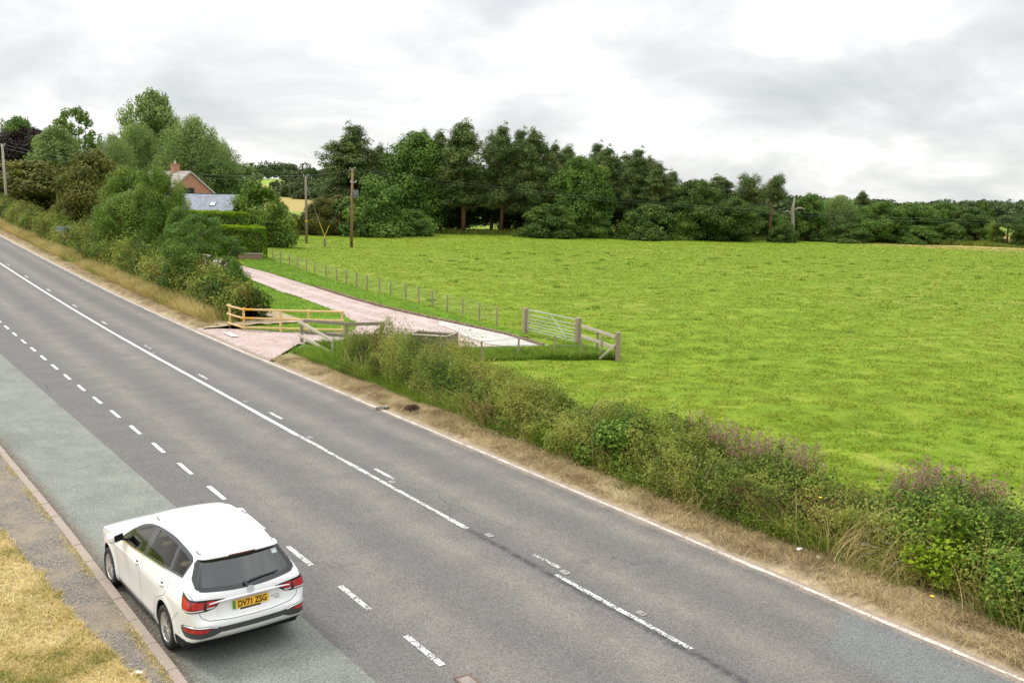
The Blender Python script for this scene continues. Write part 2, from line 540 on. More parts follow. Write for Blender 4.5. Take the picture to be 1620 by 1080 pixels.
def asphalt(name, kind):
    m, t = newmat(name)
    uv = t.n('ShaderNodeUVMap', uv_map='UVMap').outputs[0]
    P = geo_pos(t)
    s, tt, _ = t.sep(uv)
    fine = t.noise(P, 55.0, 3.0, 0.8)
    agg = t.n('ShaderNodeTexVoronoi', {'Vector': P, 'Scale': 70.0}).outputs['Color']
    ag = t.sep(agg)[0]
    mid = t.noise(P, 1.1, 4.0, 0.6)
    streak = t.noise(t.vmath('MULTIPLY', uv, (0.06, 1.6, 1.0)), 1.0, 4.0, 0.55)
    if kind == 'road':
        # worn wheel tracks are paler and browner than the strips between them
        def band(c, w):
            return t.math('SUBTRACT', 1.0, t.math('MULTIPLY', t.math('ABSOLUTE', t.math('SUBTRACT', tt, c)), 1 / w), clamp=True)
        tr = t.math('ADD', band(6.95, .75), band(8.9, .75))
        tr = t.math('ADD', tr, t.math('ADD', band(10.55, .65), band(12.2, .55)))
        tr = t.math('MULTIPLY', tr, t.math('ADD', .35, t.math('MULTIPLY', streak, 1.1)), clamp=True)
        base = t.mix(tr, (.150, .142, .133), (.218, .196, .172))
        base = t.mix(t.ramp(mid, [(.38, .35), (.6, 0.0)]), base, (.112, .107, .102))
        edge = t.ramp(t.math('ADD', tt, t.math('MULTIPLY', mid, .5)), [(.0, 0.0), (1.0, 0.0)])
        e2 = t.math('MULTIPLY', t.math('SUBTRACT', t.math('ADD', tt, t.math('MULTIPLY', mid, .35)), 12.88), 4.0, clamp=True)
        base = t.mix(e2, base, (.34, .27, .205))
        # bleeding bitumen seam along the crown of the road
        seam = t.math('SUBTRACT', 1.0, t.math('MULTIPLY', t.math('ABSOLUTE', t.math('SUBTRACT', t.math('ADD', tt, t.math('MULTIPLY', t.noise(t.vmath('MULTIPLY', uv, (1.2, 0, 0)), 1.0), .22)), 9.74)), 8.0), clamp=True)
        sg = t.math('MULTIPLY', t.math('SUBTRACT', 15.6, s), 1.2, clamp=True)
        sm = t.math('MULTIPLY', seam, t.math('MULTIPLY', sg, t.ramp(t.noise(P, 5.0, 3.0), [(.35, .3), (.6, 1.0)])))
        base = t.mix(sm, base, (.05, .05, .052))
        vd = t.n('ShaderNodeTexVoronoi', {'Vector': t.vmath('ADD', t.vmath('MULTIPLY', uv, (.28, .7, 0)), t.vmath('MULTIPLY', t.n('ShaderNodeTexNoise', {'Vector': P, 'Scale': 1.5, 'Detail': 4.0}).outputs[1], (.5, .5, 0))), 'Scale': .55}, feature='DISTANCE_TO_EDGE').outputs[0]
        cr = t.math('MULTIPLY', t.ramp(vd, [(0.0, 1.0), (.006, 0.0)]), t.ramp(t.noise(P, .35, 2.0), [(.53, 0.0), (.62, .45)]))
        base = t.mix(cr, base, (.055, .055, .057))
        # smoother bluish repair at the near end of the right-hand lane
        pa = t.math('MULTIPLY', t.math('SUBTRACT', t.math('ADD', 8.9, t.math('MULTIPLY', t.math('SUBTRACT', 12.9, tt), -.55)), s), 6.0, clamp=True)
        pb = t.math('MULTIPLY', t.math('SUBTRACT', tt, t.math('ADD', 11.1, t.math('MULTIPLY', streak, .2))), 3.0, clamp=True)
        pc = t.math('MULTIPLY', t.math('SUBTRACT', 12.85, tt), 6.0, clamp=True)
        base = t.mix(t.math('MULTIPLY', t.math('MULTIPLY', pa, t.math('MULTIPLY', pb, pc)), .75), base, (.165, .175, .170))
        lo, hi = .55, 1.5
    else:
        base = t.mix(t.ramp(mid, [(.35, 0.0), (.7, 1.0)]), (.178, .190, .165), (.238, .248, .214))
        wet = t.ramp(t.noise(t.vmath('MULTIPLY', uv, (.35, 1, 1)), .9, 4.0), [(.56, 0.0), (.72, .6)])
        base = t.mix(wet, base, (.14, .145, .128))
        gut = t.math('MULTIPLY', t.math('SUBTRACT', t.math('ADD', 3.28, t.math('MULTIPLY', mid, .5)), tt), 3.0, clamp=True)
        base = t.mix(gut, base, (.155, .125, .10))
        lo, hi = .58, 1.5
    sp = t.math('ADD', t.math('MULTIPLY', fine, .45), t.math('MULTIPLY', ag, .55))
    spc = t.ramp(sp, [(.2, lo), (.5, 1.0), (.85, hi)])
    c = t.mix(1.0, base, spc, 'MULTIPLY')
    finish(t, principled(t, c, .85, sp, .45, .006, Specular_IOR_Level=.25))
    return m


road_mat = asphalt('asphalt', 'road')
layby_mat = asphalt('layby_asphalt', 'layby')
LAY = lambda s: float(np.interp(s, [-12, 10, 26, 41, 60, 75], [5.7, 5.45, 5.05, 4.7, 4.4, 4.3]))
KERB = lambda s: float(np.interp(s, [-12, 12, 19, 26, 40, 60], [3.32, 3.28, 3.1, 2.82, 2.1, 1.0]))
st_strip('road', np.arange(-14, 175, .5), -2.0, 13.1, 32, 0.0, road_mat)
st_strip('layby', np.arange(-12, 75, .5), KERB, LAY, 10, 0.004, layby_mat, uvt=3.2)


def paint(name, wear, dirty=0.0, tint=(.74, .73, .69)):
    m, t = newmat(name)
    P = geo_pos(t)
    n = t.math('ADD', t.math('MULTIPLY', t.noise(P, 26.0, 4.0, 0.75), .75), t.math('MULTIPLY', t.noise(P, 4.0, 2.0), .25))
    a = t.ramp(n, [(wear, 0.0), (wear + .05, 1.0)])
    c = t.mix(t.ramp(t.noise(P, 3.0, 3.0), [(.4, 0.0), (.7, dirty)]), tint, (.42, .37, .31))
    sh = principled(t, c, .6)
    tr = t.n('ShaderNodeBsdfTransparent').outputs[0]
    finish(t, t.n('ShaderNodeMixShader', {0: a, 1: tr, 2: sh}).outputs[0])
    return m


pm_good = paint('road_paint_solid', .38, .2)
pm_worn = paint('road_paint_worn', .455, .4)
pm_bad = paint('road_paint_flaking', .49, .5)
pm_edge = paint('road_paint_dusty', .42, .9, (.66, .60, .52))


def wob(c, w, seed, amp=.02):
    return (lambda s: c - w / 2 + amp * (float(vnoise(s * 1.3, seed, 3)) - .5)), (lambda s: c + w / 2 + amp * (float(vnoise(s * 1.3, seed + 4, 3)) - .5))


def mark(name, s0, s1, c, w, mat, dz=.008, step=.15, seed=1.0, amp=.02):
    lo, hi = wob(c, w, seed, amp)
    n = max(2, int((s1 - s0) / step) + 1)
    return st_strip(name, np.linspace(s0, s1, n), lo, hi, 3, dz, mat)


mark('centre_line', 23.6, 130, 9.60, .125, pm_good, step=.3)
mark('centre_line', 15.1, 23.6, 9.62, .105, pm_worn, amp=.04)
mark('centre_line', 9.1, 12.35, 9.70, .09, pm_worn, amp=.03)
for i, s0 in enumerate([12.55, 18.7, 25.5, 32.3, 39.5, 47.1, 53.7, 60.8, 68.2, 75.5, 83]):
    mark('centre_dash', s0, s0 + (1.0 if i else .75), 9.94, .10, pm_bad if i in (0, 4) else pm_worn)
mark('edge_line', -10, 35.2, 12.93, .10, pm_edge, amp=.05)
mark('edge_line', 35.2, 130, 12.9, .10, pm_edge, amp=.05)
sd_list = [10.65 + 2.16 * k for k in range(-4, 26)]
for s0 in sd_list:
    c = float(np.interp(s0, [10, 20, 34, 60], [6.43, 6.2, 5.98, 5.75]))
    mark('layby_dash', s0, s0 + 1.08, c, .095, pm_worn if s0 < 17 else pm_good)

# kerb of pinkish concrete lengths with open joints
kerb_mat, t_ = newmat('kerb_concrete')
P_ = geo_pos(t_)
kn = t_.noise(P_, 30.0, 4.0, .7)
finish(t_, principled(t_, t_.mix(t_.ramp(t_.noise(P_, 1.2, 3.0), [(.35, 0.0), (.7, .6)]), t_.ramp(kn, [(.3, (.25, .19, .155)), (.7, (.42, .34, .29))]), (.30, .27, .20)), .9, kn, .5, .01))
mb = MB()
s = -6.0
rnd = random.Random(5)
while s < 62:
    s2 = s + .915
    a = P3(s + .006, KERB(s) - .075); b = P3(s2 - .006, KERB(s2) - .075)
    dzz = rnd.uniform(-.006, .006); a.z += .05 + dzz; b.z += .05 + dzz + rnd.uniform(-.004, .004)
    mb.beam(a, b, .15, .16, bev=.012)
    s = s2
mb.build('kerb', kerb_mat, kind='structure')

# worn tarmac footway behind the kerb
m_, t_ = newmat('footway_tarmac')
P_ = geo_pos(t_)
v_ = t_.n('ShaderNodeTexVoronoi', {'Vector': P_, 'Scale': 60.0}).outputs['Color']
g_ = t_.math('ADD', t_.math('MULTIPLY', t_.sep(v_)[0], .5), t_.math('MULTIPLY', t_.noise(P_, 45.0, 3.0, .7), .5))
c_ = t_.ramp(g_, [(.25, (.075, .062, .05)), (.5, (.175, .152, .125)), (.72, (.26, .232, .195)), (.85, (.5, .47, .43))])
c_ = t_.mix(t_.ramp(t_.noise(P_, 1.4, 4.0, .6), [(.45, 0.0), (.66, .65)]), c_, (.30, .235, .16))
c_ = t_.mix(t_.ramp(t_.noise(t_.vmath('ADD', P_, (5, 3, 0)), .9, 3.0), [(.60, 0.0), (.68, .5)]), c_, (.07, .065, .06))
finish(t_, principled(t_, c_, .95, g_, .7, .012))
st_strip('footway', np.arange(-6, 62, .12), lambda q: KERB(q) - 1.45, lambda q: KERB(q) - .155, 14, .115, m_, lump=.018, lscale=5)
# grass bank to the left of the footway
m_, t_ = newmat('dry_bank')
P_ = geo_pos(t_)
n_ = t_.noise(P_, 1.6, 5.0, .7)
finish(t_, principled(t_, t_.ramp(n_, [(.38, (.18, .20, .05)), (.48, (.36, .29, .13)), (.62, (.52, .41, .23))]), .95, n_, .6, .05))
PATHW = lambda s: float(np.interp(s, [5, 12.4, 14, 15.4, 17.3, 20, 24], [.30, .36, .56, .66, .78, 1.0, 1.1]))
BANK = lambda s: KERB(s) - .15 - PATHW(s)
st_strip('grass_bank', np.arange(-8, 62, .2), -14, lambda q: BANK(q) - .02, 30, .125, m_, prof=lambda S, T, w: .05 * np.clip(2 - T, 0, 20) + .0 * S, lump=.10, lscale=1.5)

# right-hand verges: flattened dead grass on soil
m_, t_ = newmat('dry_verge')
P_ = geo_pos(t_)
n_ = t_.noise(P_, 2.2, 5.0, .7); n2_ = t_.noise(P_, 24.0, 3.0, .7)
c_ = t_.ramp(t_.math('ADD', t_.math('MULTIPLY', n_, .6), t_.math('MULTIPLY', n2_, .4)), [(.34, (.20, .15, .09)), (.48, (.36, .28, .17)), (.64, (.50, .40, .25))])
finish(t_, principled(t_, c_, .95, n2_, .7, .02))
VT = lambda q: 14.6
st_strip('verge', np.arange(-14, 34.6, .2), 13.1, 17.2, 24, .0, m_, prof=lambda S, T, w: .09 * np.clip((T - 13.1) / .5, 0, 1) - .004, lump=.10, lscale=2.5)
st_strip('verge', np.arange(43.7, 175, .3), 13.1, 18.5, 24, .0, m_, prof=lambda S, T, w: .10 * np.clip((T - 13.1) / .5, 0, 1) - .004, lump=.12, lscale=2.0)
drape('rough_grass', ROUGH[2:11] + [tuple(float(q) for q in ST(31, 16.6)), tuple(float(q) for q in ST(34.6, 13.3))], .35, .0, simple('rough_turf', (.12, .19, .02), .95, .35, 3, .3), lump=.05)

# drive of pink gravel and its pale concrete strip
m_, t_ = newmat('pink_gravel')
P_ = geo_pos(t_)
v_ = t_.sep(t_.n('ShaderNodeTexVoronoi', {'Vector': P_, 'Scale': 22.0}).outputs['Color'])[0]
n_ = t_.noise(P_, .5, 4.0, .6)
c_ = t_.ramp(t_.math('ADD', t_.math('MULTIPLY', v_, .4), t_.math('MULTIPLY', n_, .6)), [(.3, (.30, .215, .185)), (.5, (.46, .35, .315)), (.7, (.58, .47, .43))])
ed_ = t_.n('ShaderNodeAttribute', attribute_name='edge').outputs['Fac']
for c0_ in (1.05, 2.45):
    bd_ = t_.math('SUBTRACT', 1.0, t_.math('MULTIPLY', t_.math('ABSOLUTE', t_.math('SUBTRACT', t_.math('ADD', ed_, t_.math('MULTIPLY', n_, .5)), c0_ + .25)), 2.6), clamp=True)
    c_ = t_.mix(t_.math('MULTIPLY', bd_, .55), c_, (.60, .49, .45))
c_ = t_.mix(t_.ramp(t_.noise(P_, 1.7, 4.0, .7), [(.52, 0.0), (.70, .5)]), c_, (.25, .18, .14))
finish(t_, principled(t_, c_, .95, v_, .6, .02))
DRIVE = N_EDGE + [(-1.0, 40.3), (-2.9, 39.4), (-5.6, 40.1), (-7.0, 39.8), (-9.1, 40.0)] + [tuple(float(q) for q in ST(34.7, 13.1)), tuple(float(q) for q in ST(44.3, 13.1))] + [(-12.45, 43.75), (-10.6, 43.3), (-7.5, 43.6)] + S_EDGE
drv = drape('drive', DRIVE, .35, .012, m_)
nv = len(drv.data.vertices); co = np.zeros(nv * 3, np.float32); drv.data.vertices.foreach_get('co', co); co = co.reshape(-1, 3)
dd = np.full(nv, 1e9)
for a_, b_ in zip(N_EDGE, N_EDGE[1:]):
    a_ = np.array(a_); b_ = np.array(b_); L_ = np.linalg.norm(b_ - a_); u_ = (b_ - a_) / L_
    w_ = np.clip((co[:, 0] - a_[0]) * u_[0] + (co[:, 1] - a_[1]) * u_[1], 0, L_)
    dd = np.minimum(dd, np.hypot(co[:, 0] - a_[0] - u_[0] * w_, co[:, 1] - a_[1] - u_[1] * w_))
at_ = drv.data.attributes.new('edge', 'FLOAT', 'POINT'); at_.data.foreach_set('value', dd.astype(np.float32))
m_ = simple('pale_concrete', (.47, .44, .40), .9, .22, 1.6, .2)
PALE = [(-3.75, 48.25), (-1.54, 45.45), (-0.3, 43.75), (1.9, 40.4), (0.6, 40.0), (-1.0, 40.9), (-1.9, 42.3), (-2.9, 45.2), (-3.7, 46.7)]
drape('concrete_strip', PALE, .5, .03, m_)
m2_ = simple('drop_kerb_stone', (.40, .33, .28), .9, .25, 3, .3)
mb = MB()
for i in range(11):
    s0 = 34.9 + i * .85
    mb.beam(P3(s0, 13.27, .015), P3(s0 + .83, 13.27, .015), .2, .06, bev=.01)
mb.build('dropped_kerb', m2_, kind='structure')
st_strip('white_slab', [40.9, 41.4, 42.2], 13.75, 14.05, 2, .05, simple('white_stone', (.68, .66, .62), .8, .1, 5))

lawn_mat, t_ = newmat('lawn_grass')
P_ = geo_pos(t_)
n_ = t_.math('ADD', t_.math('MULTIPLY', t_.noise(P_, 1.2, 4.0, .7), .5), t_.math('MULTIPLY', t_.noise(P_, 12.0, 3.0, .7), .5))
finish(t_, principled(t_, t_.ramp(n_, [(.35, (.065, .135, .008)), (.5, (.115, .215, .009)), (.66, (.19, .30, .02))]), .9, n_, .6, .05, Specular_IOR_Level=.15))
LAWN_N = [(p[0] + .02, p[1] + .01) for p in N_EDGE[1:10]] + [(0.9, 43.2), (0.65, 44.4)] + [(p[0] - .05, p[1] - .03) for p in WIRE[::-1]] + [(-23.8, 84.5)]
drape('lawn', LAWN_N, .6, .03, lawn_mat, lump=.05)
LAWN_S = [(-7.45, 43.55), (-7.52, 45.6), (-7.98, 47.3), (-8.85, 49.25), (-9.9, 51.35), (-12.15, 55.45), (-14.4, 58.75), (-17.35, 63.8), (-20.4, 69.8), (-29, 78), (-34, 80), (-28, 72), (-20, 57), (-12.6, 44.2), (-12.4, 43.7), (-10.6, 43.25)]
drape('lawn', LAWN_S, .6, .03, lawn_mat, lump=.05)

# brick-on-edge setts along the drive
sett = simple('brown_setts', (.20, .135, .095), .9, .35, 4, .3)
mb = MB()
pl = [Vector(p) for p in N_EDGE[3:]]
rnd = random.Random(8)
for a, b in zip(pl, pl[1:]):
    L = (b - a).length; k = 0.0
    while k < L - .1:
        ln = rnd.uniform(.24, .42)
        p = a + (b - a) * (k / L); q = a + (b - a) * (min(L, k + ln - .05) / L)
        mb.beam(W3(p.x + .05, p.y + .03, .06), W3(q.x + .05, q.y + .03, .06 + rnd.uniform(-.01, .02)), .16, .13, bev=.02)
        k += ln
mb.build('drive_edging', sett, kind='structure')

# ================================================================== THE WHITE ESTATE CAR
def catmull(pts, n=8, closed=False):
    P = [np.array(p, float) for p in pts]
    out = []
    m = len(P)
    rng = range(m if closed else m - 1)
    for i in rng:
        p1 = P[i]; p2 = P[(i + 1) % m]
        p0 = P[(i - 1) % m] if (closed or i > 0) else p1 * 2 - p2
        p3 = P[(i + 2) % m] if (closed or i + 2 < m) else p2 * 2 - p1
        for k in range(n):
            u = k / n
            out.append(.5 * ((2 * p1) + (-p0 + p2) * u + (2 * p0 - 5 * p1 + 4 * p2 - p3) * u * u + (-p0 + 3 * p1 - 3 * p2 + p3) * u ** 3))
    if not closed: out.append(P[-1])
    return np.array(out)


class CarShape:
    """body skin: smooth intersection of a side profile, a plan outline and a tumblehome"""
    SIDE = [(-.72, .25), (-.92, .34), (-1.035, .43), (-1.07, .52), (-1.065, .62), (-1.01, .70), (-.99, .78), (-.985, .86), (-.985, .92), (-.955, .99),
            (-.89, 1.06), (-.775, 1.19), (-.65, 1.33), (-.60, 1.388), (-.54, 1.412), (-.25, 1.447), (.1, 1.472), (.6, 1.488), (1.05, 1.482), (1.4, 1.445), (1.65, 1.385),
            (2.0, 1.235), (2.35, 1.075), (2.5, 1.02), (2.75, .975), (3.05, .90), (3.3, .80), (3.45, .70), (3.53, .58), (3.55, .45), (3.52, .32), (3.42, .22), (3.2, .17), (1.3, .16), (-.5, .17)]

    def __init__(s):
        poly = catmull(s.SIDE, 5, True)
        s.x0, s.z0, s.dx = -1.35, -.05, .01
        nx, nz = 525, 185
        gx = s.x0 + np.arange(nx) * s.dx; gz = s.z0 + np.arange(nz) * s.dx
        X, Z = np.meshgrid(gx, gz, indexing='ij')
        D = np.full(X.shape, 1e9)
        for i in range(len(poly)):
            a = poly[i]; b = poly[(i + 1) % len(poly)]
            e = b - a; L2 = e @ e
            if L2 < 1e-12: continue
            w = np.clip(((X - a[0]) * e[0] + (Z - a[1]) * e[1]) / L2, 0, 1)
            D = np.minimum(D, (X - a[0] - w * e[0]) ** 2 + (Z - a[1] - w * e[1]) ** 2)
        D = np.sqrt(D)
        ins = inpoly(X, Z, [tuple(p) for p in poly])
        s.G = np.where(ins, -D, D)
        xs = catmull([(-1.08, .50), (-1.05, .64), (-.98, .76), (-.85, .845), (-.6, .883), (-.2, .898), (.5, .905), (1.5, .905), (2.3, .898), (2.8, .885), (3.1, .85), (3.3, .78), (3.43, .68), (3.52, .52), (3.56, .35)], 8)
        s.px, s.pw = xs[:, 0], xs[:, 1]
        zs = catmull([(.10, -.09), (.2, -.045), (.32, -.012), (.5, -.006), (.62, 0), (.74, .006), (.82, .004), (.90, -.022), (.98, -.052), (1.04, -.082), (1.2, -.165), (1.35, -.25), (1.45, -.318), (1.55, -.42)], 6)
        s.zz, s.zw = zs[:, 0], zs[:, 1]

    def half(s, x, z):
        w = np.interp(x, s.px, s.pw) + np.interp(z, s.zz, s.zw)
        # cabin narrows to the tail and over the windscreen
        w = w - .05 * sstep(.3, -1.0, x) * sstep(.95, 1.35, z) - .03 * sstep(1.6, 2.4, x) * sstep(.95, 1.3, z)
        # bonnet narrower than the wings' widest line
        for cx in (-.06, 2.665):
            r = np.hypot(x - cx, z - .325)
            w = w + .014 * np.exp(-((r - .40) / .05) ** 2)
        return w

    def f(s, x, y, z):
        u = np.clip((x - s.x0) / s.dx, 0, s.G.shape[0] - 1.001); v = np.clip((z - s.z0) / s.dx, 0, s.G.shape[1] - 1.001)
        i = u.astype(int); j = v.astype(int); a = u - i; b = v - j
        g = (s.G[i, j] * (1 - a) + s.G[i + 1, j] * a) * (1 - b) + (s.G[i, j + 1] * (1 - a) + s.G[i + 1, j + 1] * a) * b
        # roof and tail crowned across the width
        g = g + .055 * (np.abs(y) / .75) ** 2 * sstep(.18, .55, z) * np.where(x > 2.4, .7, 1.0)
        h = (np.abs(y) - s.half(x, z)) * .93
        k = np.where(z > 1.1, .085, .05)
        q = np.clip(.5 + .5 * (g - h) / k, 0, 1)
        f = h * (1 - q) + g * q + k * q * (1 - q)
        # number plate recess in the tailgate
        rec = .028 * sstep(.50, .44, np.abs(y)) * sstep(.655, .675, z) * sstep(.875, .855, z) * (x < -.8)
        return f + rec

    def cast(s, o, d, tmax=1.9, it=34):
        lo = np.zeros(len(o)); hi = np.full(len(o), tmax)
        for _ in range(it):
            m = (lo + hi) / 2
            p = o + d * m[:, None]
            ins = s.f(p[:, 0], p[:, 1], p[:, 2]) < 0
            lo = np.where(ins, m, lo); hi = np.where(ins, hi, m)
        return o + d * lo[:, None]

    def at_side(s, x, z, sg=1, off=0.0):
        o = np.stack([x, np.zeros_like(x), z], -1); d = np.zeros_like(o); d[:, 1] = sg
        # cast from the outside in, so overhangs above do not matter
        lo = np.zeros(len(x)); hi = np.full(len(x), 1.1)
        p = s.cast(o, d, 1.1)
        return p + s.normal(p) * off

    def at_rear(s, y, z, off=0.0):
        o = np.stack([np.full_like(y, -.45), y, z], -1); d = np.zeros_like(o); d[:, 0] = -1
        p = s.cast(o, d, 1.0)
        return p + s.normal(p) * off

    def at_top(s, x, y, off=0.0):
        o = np.stack([x, y, np.full_like(x, .7)], -1); d = np.zeros_like(o); d[:, 2] = 1
        p = s.cast(o, d, 1.0)
        return p + s.normal(p) * off

    def at_q(s, q, z, sg=1, off=0.0):
        """point on the tail by wrap distance q round the corner: a ray fan in plan"""
        th = np.clip(q, -2, 2)
        # origin (-.35, 0): straight back for q=0, sideways for q ~ 1.15
        y = np.where(th < .62, th, .62)
        ang = np.clip((th - .62) / .50, 0, 1.2) * (math.pi / 2)
        o = np.stack([np.full_like(q, -.62), sg * np.minimum(th, .62), z], -1)
        d = np.stack([-np.cos(ang), sg * np.sin(ang), np.zeros_like(q)], -1)
        p = s.cast(o, d, 1.0)
        return p + s.normal(p) * off

    def normal(s, p, e=.006):
        n = np.stack([s.f(p[:, 0] + e, p[:, 1], p[:, 2]) - s.f(p[:, 0] - e, p[:, 1], p[:, 2]),
                      s.f(p[:, 0], p[:, 1] + e, p[:, 2]) - s.f(p[:, 0], p[:, 1] - e, p[:, 2]),
                      s.f(p[:, 0], p[:, 1], p[:, 2] + e) - s.f(p[:, 0], p[:, 1], p[:, 2] - e)], -1)
        return n / np.maximum(np.linalg.norm(n, axis=1), 1e-9)[:, None]


def fill_poly(poly, res, mapper, thick_n=None):
    """triangulated patch of a 2-D outline mapped onto the body"""
    from mathutils.geometry import delaunay_2d_cdt
    pl = [tuple(p) for p in poly]
    xs = [p[0] for p in pl]; ys = [p[1] for p in pl]
    gx, gy = np.meshgrid(np.arange(min(xs), max(xs), res), np.arange(min(ys), max(ys), res))
    gx = gx.ravel(); gy = gy.ravel()
    k = inpoly(gx, gy, pl); gx, gy = gx[k], gy[k]
    d = np.full(len(gx), 1e9); bp = []
    for i in range(len(pl)):
        a = np.array(pl[i]); b = np.array(pl[(i + 1) % len(pl)]); L = np.linalg.norm(b - a)
        if L < 1e-9: continue
        u = (b - a) / L; w = np.clip((gx - a[0]) * u[0] + (gy - a[1]) * u[1], 0, L)
        d = np.minimum(d, np.hypot(gx - a[0] - u[0] * w, gy - a[1] - u[1] * w))
        n = max(1, int(round(L / res))); bp += [tuple(a + (b - a) * j / n) for j in range(n)]
    gx, gy = gx[d > res * .45], gy[d > res * .45]
    nb = len(bp)
    ov, oe, of, *_ = delaunay_2d_cdt([Vector(p) for p in bp] + [Vector((float(a), float(b))) for a, b in zip(gx, gy)], [(i, (i + 1) % nb) for i in range(nb)], [], 1, 1e-6)
    X = np.array([v.x for v in ov]); Y = np.array([v.y for v in ov])
    return mapper(X, Y), [list(f) for f in of]


def patch(name, poly, mapper, mat, parent, res=.03, flip=False, smooth=True):
    V, F = fill_poly(poly, res, mapper)
    me = bpy.data.meshes.new(name)
    me.from_pydata(V.tolist(), [], F)
    me.polygons.foreach_set('use_smooth', np.full(len(F), smooth))
    me.update()
    if flip: me.flip_normals()
    return link(name, me, mat, parent)


def make_car():
    S = CarShape()
    # ---- materials
    white, t = newmat('car_white_paint')
    P = t.n('ShaderNodeTexCoord').outputs['Object']
    x, y, z = t.sep(P)
    dirt = t.math('MULTIPLY', t.math('SUBTRACT', .50, t.math('ADD', z, t.math('MULTIPLY', t.noise(P, 4.0, 4.0), .25))), 2.2, clamp=True)
    c = t.mix(t.math('MULTIPLY', dirt, .55), (.83, .835, .83), (.50, .44, .37))
    finish(t, principled(t, c, .32, Coat_Weight=.8, Coat_Roughness=.04))
    black = simple('car_black_gloss', (.012, .013, .015), .12, Coat_Weight=.5)
    trim = simple('car_dark_plastic', (.06, .06, .062), .55, .2, 60)
    rubber = simple('car_rubber', (.022, .022, .023), .8, .3, 14, .1)
    under = simple('car_underside', (.012, .012, .012), .95)
    chrome = simple('car_chrome', (.75, .75, .76), .12, Metallic=1.0)
    alloy = simple('car_alloy', (.56, .53, .49), .32, .12, 8, Metallic=.75)
    gapm = simple('car_shut_line', (.07, .07, .07), .8)
    red = simple('car_red_lens', (.48, .008, .012), .10, Coat_Weight=1.0)
    redd = simple('car_dark_red_lens', (.14, .004, .006), .10, Coat_Weight=1.0)
    clear = simple('car_clear_lens', (.70, .62, .60), .12, Coat_Weight=1.0)
    beige = simple('car_seat_fabric', (.30, .24, .17), .85, .15, 30)
    dash = simple('car_dashboard', (.035, .034, .032), .7)

    def glassmat(name, tint, body, fbase=.03):
        m, t = newmat(name)
        fr = t.math('POWER', t.n('ShaderNodeLayerWeight', {'Blend': .5}).outputs['Facing'], 5.0)
        tr = t.n('ShaderNodeBsdfTransparent', {'Color': (*tint, 1)}).outputs[0]
        df = t.n('ShaderNodeBsdfDiffuse', {'Color': (.06, .065, .06, 1)}).outputs[0]
        a = t.n('ShaderNodeMixShader', {0: body, 1: tr, 2: df}).outputs[0]
        gl = t.n('ShaderNodeBsdfGlossy', {'Color': (1, 1, 1, 1), 'Roughness': .015}).outputs[0]
        finish(t, t.n('ShaderNodeMixShader', {0: t.math('ADD', t.math('MULTIPLY', fr, 1.0), fbase, clamp=True), 1: a, 2: gl}).outputs[0])
        return m
    glass = glassmat('car_side_glass', (.86, .86, .76), .03, .02)
    rglass = glassmat('car_rear_glass', (.22, .23, .235), .06, .10)

    ang = 2.2417
    root = empty('estate_car', P3(14.83, 4.27, .006), ang,
                 label='white estate car parked on the lay-by beside the kerb, seen from behind', cat='car')
    root.location = (-4.185, 13.34, .006); root.scale = (1, 1, 1.045)

    # ---- skin, sampled by rays from a spine inside the body
    A0, A1, ZC = -.42, 2.75, .62
    nphi = 640
    us = []
    nf = 100
    for i in range(nf): us.append((A0, -math.pi / 2 * (1 - i / nf)))
    nb = 360
    for i in range(nb + 1): us.append((A0 + (A1 - A0) * i / nb, 0.0))
    for i in range(1, nf): us.append((A1, math.pi / 2 * i / nf))
    us = us[1:]
    ph = 2 * math.pi * (np.arange(nphi) + .5) / nphi
    # crowd the rays towards the roof and shoulders
    O = np.array([[u[0], 0, ZC] for u in us])
    psi = np.array([u[1] for u in us])
    d = np.stack([np.sin(psi)[:, None] * np.ones(nphi)[None], np.cos(psi)[:, None] * np.sin(ph)[None], np.cos(psi)[:, None] * np.cos(ph)[None]], -1)
    o = np.repeat(O[:, None, :], nphi, 1)
    V = S.cast(o.reshape(-1, 3), d.reshape(-1, 3), 2.0)
    F = grid_faces(len(us), nphi, True)
    # caps
    cr = S.cast(np.array([[A0, 0, ZC], [A1, 0, ZC]]), np.array([[-1., 0, 0], [1., 0, 0]]), 2.0)
    C = V[F].mean(1)
    N = S.normal(C)
    ax, ay, az = C[:, 0], np.abs(C[:, 1]), C[:, 2]
    arch = np.zeros(len(F), bool)
    for cx in (-.06, 2.665):
        arch |= (np.hypot(ax - cx, az - .325) < .368) & (ay > .56)
    side = np.abs(N[:, 1]) > .55
    DLO = catmull([(2.02, .965), (1.90, 1.05), (1.68, 1.18), (1.42, 1.30), (1.15, 1.372), (.8, 1.408), (.3, 1.418), (-.12, 1.392), (-.40, 1.358), (-.50, 1.32), (-.505, 1.28)], 5)
    DLO = [tuple(p) for p in DLO] + [(-.46, 1.112), (-.2, 1.095), (.4, 1.055), (1.0, 1.015), (1.6, .98)]
    WIN_F = [(1.80, .995), (1.74, 1.10), (1.62, 1.19), (1.40, 1.285), (1.16, 1.352), (.985, 1.378), (1.02, 1.02)]
    WIN_R = [(.86, 1.042), (.80, 1.385), (.35, 1.394), (.045, 1.374), (-.005, 1.10)]
    WIN_Q = [(-.085, 1.11), (-.035, 1.365), (-.26, 1.342), (-.43, 1.31), (-.46, 1.285), (-.435, 1.128)]
    dlo = side & inpoly(ax, az, DLO) & (ay > .45)
    win = side & (inpoly(ax, az, WIN_F) | inpoly(ax, az, WIN_R) | inpoly(ax, az, WIN_Q)) & (ay > .45)
